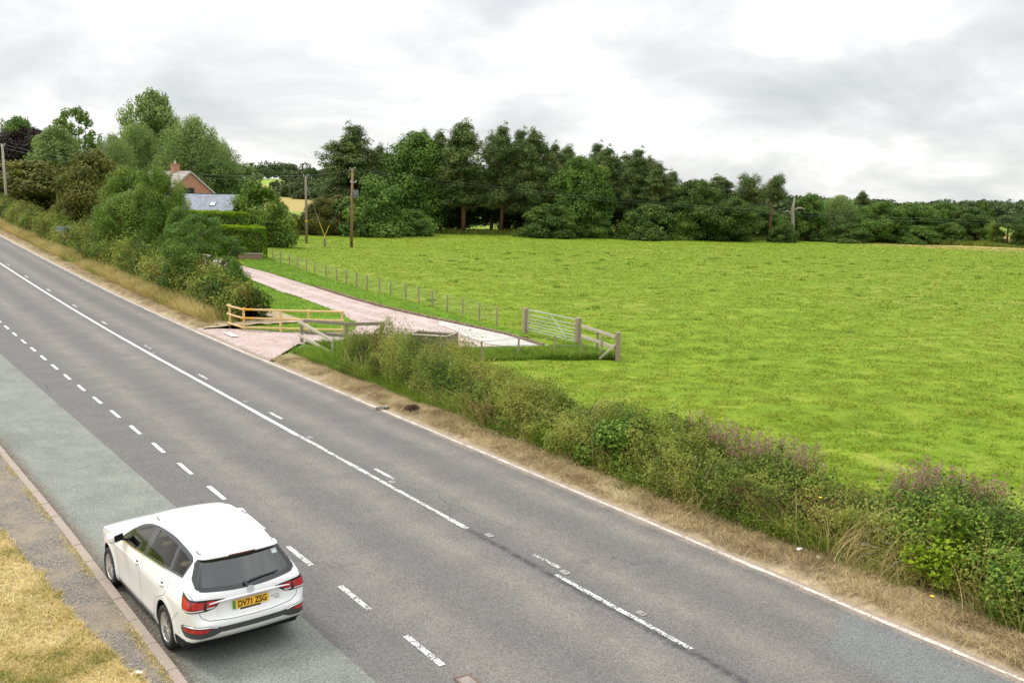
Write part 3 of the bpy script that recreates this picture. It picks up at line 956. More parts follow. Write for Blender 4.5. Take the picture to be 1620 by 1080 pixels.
    RW = [tuple(p) for p in catmull([(-.60, 1.36), (0, 1.385), (.60, 1.36), (.66, 1.27), (.72, 1.12), (.695, 1.04), (.5, 1.008), (0, .985), (-.5, 1.008), (-.695, 1.04), (-.72, 1.12), (-.66, 1.27)], 6, True)]
    RG = [tuple(p) for p in catmull([(-.50, 1.325), (0, 1.345), (.50, 1.325), (.56, 1.28), (.62, 1.12), (.60, 1.065), (.4, 1.045), (0, 1.035), (-.4, 1.045), (-.60, 1.065), (-.62, 1.12), (-.56, 1.28)], 6, True)]
    rear = (ax < -.45) & (N[:, 0] < -.24) & (az < 1.40)
    rw = rear & inpoly(C[:, 1], az, RW)
    rg = rear & inpoly(C[:, 1], az, RG)
    # windscreen
    ws = (ax > 1.45) & (N[:, 2] > .5) & (az > 1.01) & (ay < .60 - .12 * (az - 1.0)) & (ax < 2.42) & (az < 1.40)
    ws_f = inpoly(ax, ay, [(2.36, -1), (2.30, .62), (2.20, .68), (1.60, .54), (1.58, -1)]) & (N[:, 2] > .4) & (az > 1.0)
    floor = ((az < .215) & (N[:, 2] < -.3)) | ((ax < -.46) & (az < .37))
    grp = np.zeros(len(F), int)
    grp[floor] = 1
    grp[dlo] = 2
    grp[rw] = 2
    grp[win | ws_f] = 3
    grp[rg] = 4
    grp[arch] = 9

    def sub(name, mask, mat, offset=0.0, vs=None, smooth=True):
        f = F[mask]
        use, inv = np.unique(f.ravel(), return_inverse=True)
        vv = (vs if vs is not None else V)[use]
        me = mesh_np(name, vv, inv.reshape(-1, 4), smooth)
        return link(name, me, mat, root)
    body = sub('body', (grp == 0), white)
    # close the poles of the skin
    for k, row in ((0, 0), (1, len(us) - 1)):
        mb = MB()
        ring = V[row * nphi:(row + 1) * nphi]
        mb.v = [tuple(p) for p in ring] + [tuple(cr[k])]
        for i in range(nphi):
            j = (i + 1) % nphi
            mb.f.append((i, j, nphi) if k else (j, i, nphi))
        mb.build('panel', white, body, True)
    sub('window_surround', (grp == 2), black)
    sub('side_window', (grp == 3) & (C[:, 1] > 0) & ~ws_f, glass)
    sub('side_window', (grp == 3) & (C[:, 1] < 0) & ~ws_f, glass)
    sub('windscreen', (grp == 3) & ws_f, glass)
    rwin = sub('rear_window', (grp == 4), rglass)
    sub('underbody', (grp == 1), under)
    VN = S.normal(V)
    inner = V - VN * .03
    sub('lining', ((grp == 0) | (grp == 2)) & (az > .3), simple('car_headlining', (.26, .22, .17), .9), vs=inner)

    def line(name, pts, mapper, w, mat, off, parent=body, thick=False):
        """ribbon of width w following pts (2-D) on the skin"""
        p2 = np.array(pts, float)
        seg = np.linalg.norm(np.diff(p2, axis=0), axis=1); cum = np.r_[0, np.cumsum(seg)]
        n = max(4, int(cum[-1] / .02)); q = np.linspace(0, cum[-1], n)
        X = np.interp(q, cum, p2[:, 0]); Y = np.interp(q, cum, p2[:, 1])
        tx = np.gradient(X); ty = np.gradient(Y); L = np.hypot(tx, ty) + 1e-9
        nx, ny = -ty / L, tx / L
        ww = w if np.isscalar(w) else np.interp(q / cum[-1], np.linspace(0, 1, len(w)), w)
        rows = []
        cols = ((-.5, 0), (-.28, 1), (.28, 1), (.5, 0)) if thick else ((-.5, 1), (.5, 1))
        for c, e in cols:
            rows.append(mapper(X + nx * c * ww, Y + ny * c * ww, (off * e) if thick else off))
        VV = np.stack(rows, 1).reshape(-1, 3)
        me = mesh_np(name, VV, grid_faces(n, len(cols)), thick)
        return link(name, me, mat, parent)

    sideM = lambda sg: (lambda X, Y, o: S.at_side(X, Y, sg, o))
    rearM = lambda X, Y, o: S.at_rear(X, Y, o)
    topM = lambda X, Y, o: S.at_top(X, Y, o)
    qM = lambda sg: (lambda X, Y, o: S.at_q(X, Y, sg, o))
    for sg in (1, -1):
        line('belt_strip', [(2.0, .957), (1.6, .968), (1.0, 1.003), (.4, 1.043), (-.2, 1.083), (-.47, 1.100)], sideM(sg), .018, chrome, .004)
        # doors
        line('shut_line', [(2.10, .93), (2.15, .70), (2.12, .40), (2.05, .26)], sideM(sg), .006, gapm, .0015)
        line('shut_line', [(.97, 1.0), (.99, .70), (.97, .26)], sideM(sg), .006, gapm, .0015)
        line('shut_line', [(-.12, 1.045), (-.16, .90), (-.10, .78), (.12, .70), (.30, .60), (.40, .45), (.42, .27)], sideM(sg), .006, gapm, .0015)
        line('sill_strip', [(2.2, .262), (.48, .262)], sideM(sg), .03, trim, .004)
        line('crease', [(2.75, .80), (1.6, .835), (.6, .86), (-.4, .875), (-.72, .885)], sideM(sg), [.006, .022, .022, .022, .006], white, .007, thick=True)
        line('shut_line', [(2.42, .90), (2.95, .845), (3.25, .76)], sideM(sg), .006, gapm, .0015)
        line('shut_line', [(-.62, .72), (-.45, .60), (-.36, .50)], sideM(sg), .005, gapm, .0015)
        # handles
        for hx, hz in ((1.13, .858), (.05, .885)):
            X = np.array([hx - .11, hx - .05, hx + .05, hx + .11]); Z = np.array([hz + .006, hz + .003, hz - .003, hz - .006])
            p = S.at_side(X, Z, sg, .0); off = [0.004, .032, .032, .006]
            nn = S.normal(p)
            mb = MB(); mb.tube([Vector(p[i] + nn[i] * off[i]) for i in range(4)], [.011, .016, .016, .011], 8)
            mb.build('door_handle', white, root, True)
            patch('handle_recess', [(hx + .055 * math.cos(a), hz + .032 * math.sin(a)) for a in np.linspace(0, 2 * math.pi, 16)[:-1]], lambda X, Y: S.at_side(X, Y, sg, .002), gapm, body, .02)
        # roof rails, each a bar standing off the roof on dark feet
        xs = np.linspace(1.22, -.55, 24)
        ys = np.full(24, .565) - .05 * sstep(.2, -.6, xs) - .03 * sstep(.9, 1.3, xs)
        p = S.at_top(xs, sg * ys, 0.0)
        lift = .014 * np.minimum(1, np.sin(np.linspace(0, math.pi, 24)) * 3.2)
        mb = MB(); mb.tube([Vector((a[0], a[1], a[2] + l + .004)) for a, l in zip(p, lift)], .011, 8)
        rail = mb.build('roof_rail', white, root, True)
        for k0, k1 in ((0, 2), (21, 23)):
            mb = MB(); a = p[k0]; b = p[k1]
            mb.tube([Vector((a[0], a[1] + sg * .006, a[2] + .004)), Vector((b[0], b[1] + sg * .006, b[2] + .006))], .013, 6)
            mb.build('rail_foot', black, rail, True)
        # door mirror
        M3 = Matrix.Rotation(R(30 * sg), 3, 'Z') @ Matrix.Rotation(R(6), 3, 'Y')
        mc = Vector((1.86, sg * 1.0, 1.04))
        mb = MB(); mb.box(mc, (.16, .25, .16), M3, .055)
        mir = mb.build('door_mirror', white, root)
        mb = MB(); mb.box(mc + M3 @ Vector((-.077, 0, 0)), (.012, .18, .10), M3, .004)
        mb.build('mirror_glass', black, mir)
        mb = MB(); mb.tube([Vector((1.88, sg * .86, .985)), Vector((1.87, sg * .95, 1.0))], .024, 8)
        mb.build('mirror_stalk', black, mir, True)
        # tail lamp, wrapped round the corner
        lamp = [(.36, .905), (.50, .918), (.66, .93), (.85, .948), (1.0, .985), (1.065, 1.0), (1.05, .93), (1.0, .835), (.96, .79), (.82, .775), (.62, .775), (.50, .80), (.40, .87)]
        lo = patch('tail_lamp', lamp, lambda X, Y: S.at_q(X, Y, sg, .006), black, root, .03)
        patch('red_lens', [(.64, .905), (.85, .925), (.99, .962), (1.02, .94), (.985, .86), (.955, .818), (.66, .812)][::1], lambda X, Y: S.at_q(X, Y, sg, .012), red, lo, .03)
        patch('lens_edge', [(.66, .806), (.95, .812), (.94, .795), (.66, .79)], lambda X, Y: S.at_q(X, Y, sg, .013), clear, lo, .02)
        patch('red_lens', [(.43, .893), (.52, .905), (.615, .912), (.615, .825), (.54, .83), (.48, .848)], lambda X, Y: S.at_q(X, Y, sg, .012), red, lo, .03)
        patch('clear_lens', [(.49, .826), (.615, .818), (.615, .80), (.52, .805)], lambda X, Y: S.at_q(X, Y, sg, .013), clear, lo, .02)
        patch('lens_bar', [(.80, .92), (.825, .923), (.825, .81), (.80, .81)], lambda X, Y: S.at_q(X, Y, sg, .014), redd, lo, .02)
        # reflector in its pod
        line('pod_trim', [(.50, .56), (.60, .578), (.80, .585), (.94, .578), (1.02, .55)], qM(sg), [.010, .016, .018, .018, .008], chrome, .016, thick=True)
        pod = patch('bumper_pod', [(.40, .553), (.50, .572), (.60, .592), (.82, .60), (.97, .592), (1.06, .545), (1.03, .48), (.94, .435), (.70, .432), (.56, .45), (.45, .49)], lambda X, Y: S.at_q(X, Y, sg, .006), trim, root, .03)
        patch('reflector', [(.60, .562), (.80, .567), (.97, .555), (.95, .515), (.66, .515)], lambda X, Y: S.at_q(X, Y, sg, .013), red, pod, .03)
        # arch lips
        for cx in (-.06, 2.665):
            th = np.linspace(R(-18), R(198), 60)
            p = S.at_side(cx + .368 * np.cos(th), np.maximum(.325 + .368 * np.sin(th), .19), sg, -.006)
            mb = MB(); mb.tube([Vector(a) for a in p], .012, 6); mb.build('arch_lip', white, body, True)
            mb = MB()
            yi, yo = sg * .50, sg * .86
            prof = [(Vector((cx + .372 * math.cos(a), 0, .325 + .372 * math.sin(a)))) for a in np.linspace(R(-25), R(205), 40)]
            n0 = len(prof)
            mb.v = [(q.x, yi, q.z) for q in prof] + [(q.x, yo, q.z) for q in prof]
            mb.f = [(i, i + 1, n0 + i + 1, n0 + i) for i in range(n0 - 1)] + [tuple(range(n0))]
            mb.build('wheel_well', under, root, True)
    line('window_seal', sorted([p for p in RW if p[1] < 1.045 and abs(p[0]) < .69]), rearM, .016, black, .003)
    for sg in (1, -1):
        line('window_seal', DLO + [DLO[0]], sideM(sg), .014, black, .003)
    # tailgate outline and the crease line above the bumper
    line('shut_line', [(-.80, 1.00), (-.775, .93), (-.73, .80), (-.69, .70), (-.60, .655), (-.3, .635), (0, .63), (.3, .635), (.60, .655), (.69, .70), (.73, .80), (.775, .93), (.80, 1.0)], rearM, .007, gapm, .0015)
    line('bumper_grille', [(-.44, .525), (0, .525), (.44, .525)], rearM, [.075, .075, .075], trim, .0065)
    # bar between the lamps
    line('trim_bar', [(-.585, .872), (-.45, .885), (0, .893), (.45, .885), (.585, .872)], rearM, [.010, .028, .03, .028, .010], white, .030, root, thick=True)
    # spoiler over the glass
    n = 40
    y = np.linspace(-.575, .575, n)
    edge = S.at_rear(y, np.full(n, 1.352), .0)
    mb = MB()
    prof = [(.10, .058, 0), (.02, .052, 0), (-.055, .040, 0), (-.082, .028, 0), (-.078, .016, 0), (.0, .018, 0)]
    for i in range(n):
        e = edge[i]; k = 1 - .35 * (abs(y[i]) / .575) ** 6
        for dx, dz, _ in prof:
            mb.v.append((e[0] + dx * k, e[1], e[2] + dz * (.55 + .45 * k) - .006))
    m = len(prof)
    for i in range(n - 1):
        for j in range(m - 1):
            mb.f.append((i * m + j, i * m + j + 1, (i + 1) * m + j + 1, (i + 1) * m + j))
    mb.f.append(tuple(range(m))); mb.f.append(tuple((n - 1) * m + j for j in reversed(range(m))))
    sp = mb.build('spoiler', white, root, True)
    mb = MB()
    e = S.at_rear(np.linspace(-.19, .19, 9), np.full(9, 1.352))
    mb.tube([Vector((a[0] - .078, a[1], a[2] + .022)) for a in e], .011, 8)
    mb.build('brake_lamp', redd, sp, True)
    # wiper
    p = S.at_rear(np.array([.06, -.05, -.22, -.42]), np.array([1.022, 1.035, 1.05, 1.052]), .03)
    mb = MB(); mb.tube([Vector(a) for a in p], [.018, .013, .009, .006], 6)
    wp = mb.build('rear_wiper', black, root, True)
    p = S.at_rear(np.linspace(-.02, -.46, 8), np.linspace(1.045, 1.062, 8), .014)
    mb = MB(); mb.tube([Vector(a) for a in p], .010, 6); mb.build('wiper_blade', rubber, wp)
    mb = MB(); c0 = S.at_rear(np.array([.06]), np.array([1.02]), .0)[0]
    mb.tube([Vector(c0), Vector(c0) + Vector((-.05, 0, .03))], [.035, .022], 12); mb.build('wiper_cap', black, wp)
    # glass stickers
    patch('glass_sticker', [(-.535, 1.255), (-.455, 1.255), (-.455, 1.305), (-.535, 1.305)], lambda X, Y: S.at_rear(X, Y, .003), simple('sticker_white', (.6, .66, .68), .6), rwin, .03)

    txt_mats = {}

    def text(name, body_t, size, loc_yz, mapper_off, mat, parent, bold=0.0, squeeze=1.0, lean=None):
        """letters as thin flat mesh standing on the tail, reading from behind"""
        cu = bpy.data.curves.new(name, 'FONT')
        cu.body = body_t; cu.size = size; cu.extrude = .0008; cu.offset = size * bold; cu.align_x = 'CENTER'; cu.align_y = 'CENTER'; cu.resolution_u = 3
        ob = bpy.data.objects.new(name, cu); COL.objects.link(ob)
        dg = bpy.context.evaluated_depsgraph_get()
        me = bpy.data.meshes.new_from_object(ob.evaluated_get(dg))
        bpy.data.objects.remove(ob)
        co = np.zeros(len(me.vertices) * 3, np.float32); me.vertices.foreach_get('co', co); co = co.reshape(-1, 3)
        X = co[:, 0] * squeeze; Y = co[:, 1]
        # seen from behind, right on the plate is -y on the car
        if mapper_off is None:
            o2, ux, uz, nn = lean
            q = np.array(o2)[None] + X[:, None] * np.array(ux)[None] + Y[:, None] * np.array(uz)[None] + (co[:, 2:3] + .0015) * np.array(nn)[None]
        else:
            q = S.at_rear(loc_yz[0] - X, loc_yz[1] + Y, mapper_off)
        me.vertices.foreach_set('co', np.ascontiguousarray(q, np.float32).ravel())
        me.update()
        return link(name, me, mat, parent)
    text('lettering', 'Budgenmotors', .040, (.0, 1.363), .003, simple('sticker_letters', (.75, .76, .77), .5), rwin)
    # number plate on a flat backing
    pc = S.at_rear(np.array([0.0]), np.array([.79]), .0)[0]
    nrm = Vector((-1, 0, .06)).normalized()
    uz = Vector((.06, 0, 1)).normalized(); ux = Vector((0, -1, 0))
    zc = .782
    o0 = Vector((pc[0] - .022, 0, zc))
    Mp = Matrix((ux, uz, nrm)).transposed()
    mb = MB(); mb.box(o0, (.525, .115, .010), Mp, .003)
    yel = simple('plate_yellow', (.85, .47, .025), .35, Coat_Weight=.3)
    plate = mb.build('number_plate', yel, root)
    mb = MB(); mb.box(o0 + nrm * .0055 + ux * -.2425, (.040, .113, .002), Mp)
    mb.build('plate_flash', simple('plate_green', (.05, .26, .07), .4), plate)
    text('lettering', 'DV71 ZSG', .118, None, None, simple('plate_black', (.01, .01, .01), .5), plate, squeeze=.80, bold=.022,
         lean=(o0 + nrm * .0052 + ux * .022 - uz * .004, ux, uz, nrm))
    mb = MB(); mb.box(Vector((pc[0] - .015, -.0, .706)), (.30, .026, .014), Mp, .003)
    mb.build('tailgate_handle', trim, root)
    # badge: bright eight-sided rim with raised letters
    bc = S.at_rear(np.array([0.0]), np.array([.948]), .006)[0]
    bn = Vector(S.normal(np.array([bc]))[0]); bz = (Vector((0, 0, 1)) - bn * bn.z).normalized(); bx = Vector((0, -1, 0))
    MM = Matrix((bx, bz, bn)).transposed().to_4x4(); MM.translation = Vector(bc)
    mb = MB(); mb.lathe([(.052, 0), (.052, .008), (.043, .008), (.043, 0)], 8, MM @ Matrix.Rotation(R(22.5), 4, 'Z'))
    bd = mb.build('badge', chrome, root)
    mb = MB(); mb.lathe([(.0, .003), (.043, .003)], 8, MM @ Matrix.Rotation(R(22.5), 4, 'Z')); mb.build('badge_field', simple('badge_grey', (.55, .52, .52), .3), bd)
    text('lettering', 'MG', .052, None, None, chrome, bd, squeeze=.85, lean=(Vector(bc) + bn * .006, bx, bz, bn))
    grey = simple('badge_letters', (.30, .30, .31), .3, Metallic=.6)
    text('lettering', 'ELECTRIC', .030, (-.375, .765), .004, grey, root)
    text('lettering', 'MG5', .038, (-.40, .728), .004, grey, root)

    # ---- wheels
    def wheel(cx, sg):
        yo = .795
        w = empty('wheel', (cx, sg * yo, .318 / 1.045)); w.parent = root; w.scale = (1, 1, 1 / 1.045)
        M = Matrix.Rotation(R(-90 if sg > 0 else 90), 4, 'X')
        mb = MB()
        mb.lathe([(.212, -.085), (.222, -.100), (.270, -.106), (.303, -.098), (.316, -.078), (.3185, -.03), (.3185, .03), (.316, .078), (.303, .098), (.270, .106), (.222, .100), (.212, .085)], 72, M)
        for gz in (-.04, 0, .04):
            pass
        mb.build('tyre', rubber, w, True)
        mb = MB()
        mb.lathe([(.214, .086), (.217, .094), (.210, .097), (.202, .088), (.196, .04), (.192, -.06), (.205, -.085), (.214, -.086)], 60, M)
        rim = mb.build('rim', alloy, w, True)
        mb = MB(); mb.lathe([(0, .0), (.19, .0), (.19, -.02), (0, -.02)], 40, M); mb.build('brake_disc', simple('brake_dark', (.03, .03, .03), .6, .3, 10), w)
        mb = MB()
        for k in range(10):
            a = 2 * math.pi * k / 10
            for da in (-.10, .10):
                p0 = Vector((.045 * math.cos(a + da * 1.5), .045 * math.sin(a + da * 1.5), .072))
                p1 = Vector((.13 * math.cos(a + da * .75), .13 * math.sin(a + da * .75), .082))
                p2 = Vector((.204 * math.cos(a + da * 1.25), .204 * math.sin(a + da * 1.25), .078))
                for q0, q1 in ((p0, p1), (p1, p2)):
                    mb.beam(M @ q0, M @ q1, .013, .022, bev=.003, up=tuple(M.to_3x3() @ Vector((0, 0, 1))))
        mb.build('spoke', alloy, rim)
        mb = MB(); mb.lathe([(0, .090), (.028, .088), (.034, .078), (.055, .072), (.06, .05)], 24, M); mb.build('hub_cap', alloy, rim, True)
    for cx in (-.06, 2.665):
        for sg in (1, -1): wheel(cx, sg)

    # ---- cabin
    mb = MB(); mb.box((.95, 0, .52), (2.9, 1.5, .06)); mb.box((-.55, 0, .70), (.5, 1.3, .35)); mb.build('cabin_floor', dash, root)
    mb = MB()
    ds = [(2.25, .95), (1.95, .99), (1.72, .95), (1.66, .86), (1.72, .70), (1.9, .60), (2.25, .58)]
    k = len(ds)
    mb.v = [(a, -.70, b) for a, b in ds] + [(a, .70, b) for a, b in ds]
    mb.f = [(i, (i + 1) % k, k + (i + 1) % k, k + i) for i in range(k)] + [tuple(range(k)), tuple(k + i for i in reversed(range(k)))]
    mb.build('dashboard', dash, root)
    tor = MB()
    M = Matrix.Translation((1.52, -.37, .93)) @ Matrix.Rotation(R(-65), 4, 'Y')
    tor.lathe([(.185 + .014 * math.cos(a), .014 * math.sin(a)) for a in np.linspace(0, 2 * math.pi, 9)[:-1]], 32, M, True)
    for a in (0, 120, 240):
        tor.tube([M @ Vector((0, 0, 0)), M @ Vector((.18 * math.cos(R(a + 30)), .18 * math.sin(R(a + 30)), 0))], [.016, .010], 6)
    tor.build('steering_wheel', simple('wheel_grey', (.30, .30, .31), .35), root, True)

    def seat(x, y, wd):
        mb = MB()
        mb.box((x + .22, y, .62), (.50, wd, .16), None, .05)
        mb.box((x - .07, y, .92), (.13, wd, .56), Matrix.Rotation(R(-14), 3, 'Y'), .05)
        mb.box((x - .16, y, 1.24), (.09, .26, .15), Matrix.Rotation(R(-8), 3, 'Y'), .035)
        mb.build('car_seat', beige, root, True)
    seat(.98, -.37, .50); seat(.98, .37, .50); seat(.05, -.36, .60); seat(.05, .36, .60)
    mb = MB(); mb.box((-.58, 0, .98), (.42, 1.16, .02)); mb.build('parcel_shelf', dash, root)
    return root


make_car()

# ================================================================== FOLIAGE
def leaf_quads(P, N, size, rng, aspect=.6, tone=None, jitter=.8):
    """one four-cornered leaf per point: N is the way the clump faces"""
    n = len(P)
    size = np.broadcast_to(size, (n,)) * rng.uniform(.65, 1.3, n)
    nn = N + rng.normal(0, jitter, (n, 3))
    nn /= np.linalg.norm(nn, axis=1)[:, None] + 1e-9
    a = rng.normal(0, 1, (n, 3)); a -= nn * (a * nn).sum(1)[:, None]
    a /= np.linalg.norm(a, axis=1)[:, None] + 1e-9
    b = np.cross(nn, a)
    L = size[:, None]; W = L * aspect
    V = np.stack([P - a * L * .5, P - b * W * .5 + a * L * .08, P + a * L * .5, P + b * W * .5 + a * L * .08], 1).reshape(-1, 3)
    F = np.arange(4 * n).reshape(-1, 4)
    return V, F, rng.random(n), (tone if tone is not None else rng.random(n))


def leaf_mesh(name, parts):
    V = []; F = []; r = []; k = []; o = 0
    for v, f, a, b in parts:
        V.append(v); F.append(f + o); r.append(a); k.append(b); o += len(v)
    return mesh_np(name, np.concatenate(V), np.concatenate(F), False, {'rnd': ('FACE', np.concatenate(r)), 'tone': ('FACE', np.concatenate(k))})


def blades(P, hgt, wid, rng, lean=.35, bias=(0, 0), seg=1, tone=None):
    """grass blades: thin triangles (seg=1) or bent two-piece blades"""
    n = len(P)
    hgt = np.broadcast_to(hgt, (n,)) * rng.uniform(.6, 1.3, n); wid = np.broadcast_to(wid, (n,))
    th = rng.uniform(0, 2 * math.pi, n)
    side = np.stack([np.cos(th), np.sin(th), np.zeros(n)], -1) * wid[:, None] * .5
    ln = rng.normal(0, lean, (n, 2)) + np.array(bias)[None]
    tip = np.concatenate([ln * hgt[:, None], (hgt / np.sqrt(1 + (ln ** 2).sum(1)))[:, None]], 1)
    if seg == 1:
        V = np.stack([P - side, P + side, P + tip], 1).reshape(-1, 3)
        F = np.arange(3 * n).reshape(-1, 3)
        return V, F, rng.random(n), (tone if tone is not None else rng.random(n))
    mid = np.concatenate([ln * hgt[:, None] * .35, (tip[:, 2:] * .62)], 1)
    V = np.stack([P - side, P + side, P + mid + side * .8, P + mid - side * .8, P + tip + side * .15, P + tip - side * .15], 1).reshape(-1, 3)
    o = np.arange(n)[:, None] * 6
    F = np.concatenate([o + np.array([[0, 1, 2, 3]]), o + np.array([[3, 2, 4, 5]])], 0)
    r = rng.random(n); k = tone if tone is not None else rng.random(n)
    return V, F, np.r_[r, r], np.r_[k, k]


G_FIELD = leafmat('pasture_blades', [(.098, .165, .011), (.150, .235, .014), (.200, .280, .019), (.31, .33, .050)], .30, up=.85, gain=1.2)
G_LUSH = leafmat('lush_blades', [(.040, .080, .010), (.080, .14, .012), (.135, .20, .02), (.21, .25, .05)], .30, up=.4, gain=1.5)
G_LAWN = leafmat('lawn_blades', [(.075, .15, .009), (.125, .225, .010), (.19, .30, .018)], .30, up=.6)
G_DRY = leafmat('dry_blades', [(.13, .09, .045), (.29, .21, .105), (.44, .34, .185), (.56, .45, .26)], .20, up=.7, gain=1.12)
G_BANK = leafmat('bank_blades', [(.13, .155, .03), (.34, .26, .09), (.50, .37, .17), (.62, .50, .28)], .25, tonevar=.6, up=.6, gain=1.5)
G_TALL = leafmat('tall_dry_blades', [(.14, .13, .035), (.26, .20, .07), (.38, .29, .13), (.46, .37, .20)], .25, up=.4, gain=1.45)
L_HAW = leafmat('hawthorn_leaf', [(.035, .055, .010), (.080, .105, .016), (.130, .152, .026), (.17, .175, .036)], .25, tonevar=.65, gain=1.7, up=.2)
L_HAWB = leafmat('hawthorn_brown_leaf', [(.045, .028, .014), (.090, .060, .024), (.14, .085, .036), (.19, .115, .055)], .20, gain=1.6, up=.15)
L_BRAM = leafmat('bramble_leaf', [(.030, .060, .008), (.065, .13, .012), (.12, .20, .018), (.20, .27, .04)], .28, gloss=.12, gain=1.3)
L_LIME = leafmat('lime_leaf', [(.07, .12, .012), (.16, .24, .015), (.27, .36, .02)], .35, gain=1.1)
L_HERB = leafmat('willowherb_leaf', [(.045, .075, .018), (.09, .125, .03), (.15, .17, .05), (.22, .14, .08)], .25, gain=1.7)
L_PINK = leafmat('willowherb_petal', [(.30, .10, .20), (.45, .19, .33), (.38, .20, .27), (.24, .15, .11)], .25, gain=1.4)
L_PRIV = leafmat('clipped_leaf', [(.030, .080, .008), (.075, .17, .010), (.15, .26, .012), (.24, .33, .018)], .25, tonevar=.3)
L_PRIVT = leafmat('clipped_top_leaf', [(.13, .22, .012), (.24, .34, .015), (.34, .42, .02)], .35)
L_OAK = leafmat('oak_leaf', [(.022, .045, .010), (.042, .080, .014), (.070, .120, .020), (.12, .165, .032)], .22, tonevar=.5, gain=1.8, up=.25)
L_DARK = leafmat('dark_leaf', [(.016, .031, .007), (.031, .055, .010), (.054, .086, .015), (.088, .12, .024)], .18, tonevar=.5, gain=1.8, up=.25)
L_PINE = leafmat('pine_needle', [(.016, .028, .010), (.034, .054, .016), (.060, .084, .022), (.105, .115, .032)], .12, tonevar=.5, gain=2.15, up=.25)
L_WILL = leafmat('willow_leaf', [(.060, .095, .028), (.10, .145, .042), (.15, .200, .060), (.21, .255, .090)], .25, tonevar=.5, gain=1.5, up=.2)
L_MID = leafmat('field_tree_leaf', [(.035, .070, .012), (.070, .120, .018), (.115, .175, .026), (.19, .22, .045)], .24, tonevar=.5, gain=1.4, up=.2)
L_OLIVE = leafmat('olive_leaf', [(.045, .055, .014), (.085, .095, .020), (.13, .135, .030), (.17, .150, .045)], .22, tonevar=.5, gain=1.2)
L_PURP = leafmat('copper_leaf', [(.018, .011, .014), (.034, .020, .024), (.056, .034, .036), (.075, .065, .045)], .10, tonevar=.5)
L_GOLD = leafmat('golden_leaf', [(.14, .17, .02), (.28, .28, .025), (.42, .38, .04)], .3)
L_FAR = leafmat('far_leaf', [(.036, .056, .024), (.058, .082, .030), (.085, .112, .038)], .12, gain=1.3)
BARK = simple('bark', (.10, .078, .058), .9, .35, 6, .4)
PINEBARK = simple('pine_bark', (.24, .115, .065), .9, .4, 5, .4)
PALEBARK = simple('pale_bark', (.30, .26, .21), .9, .3, 6, .4)
TWIG = simple('twig', (.075, .055, .042), .9, .3, 9)


def cloud_points(c, r, n, rng, shell=.45):
    """n points in the outer shell of an ellipsoid, with outward directions"""
    d = rng.normal(0, 1, (n, 3)); d /= np.linalg.norm(d, axis=1)[:, None]
    q = 1 - shell * rng.random(n) ** 1.6
    return c + d * r * q[:, None], d


PROTO = {}


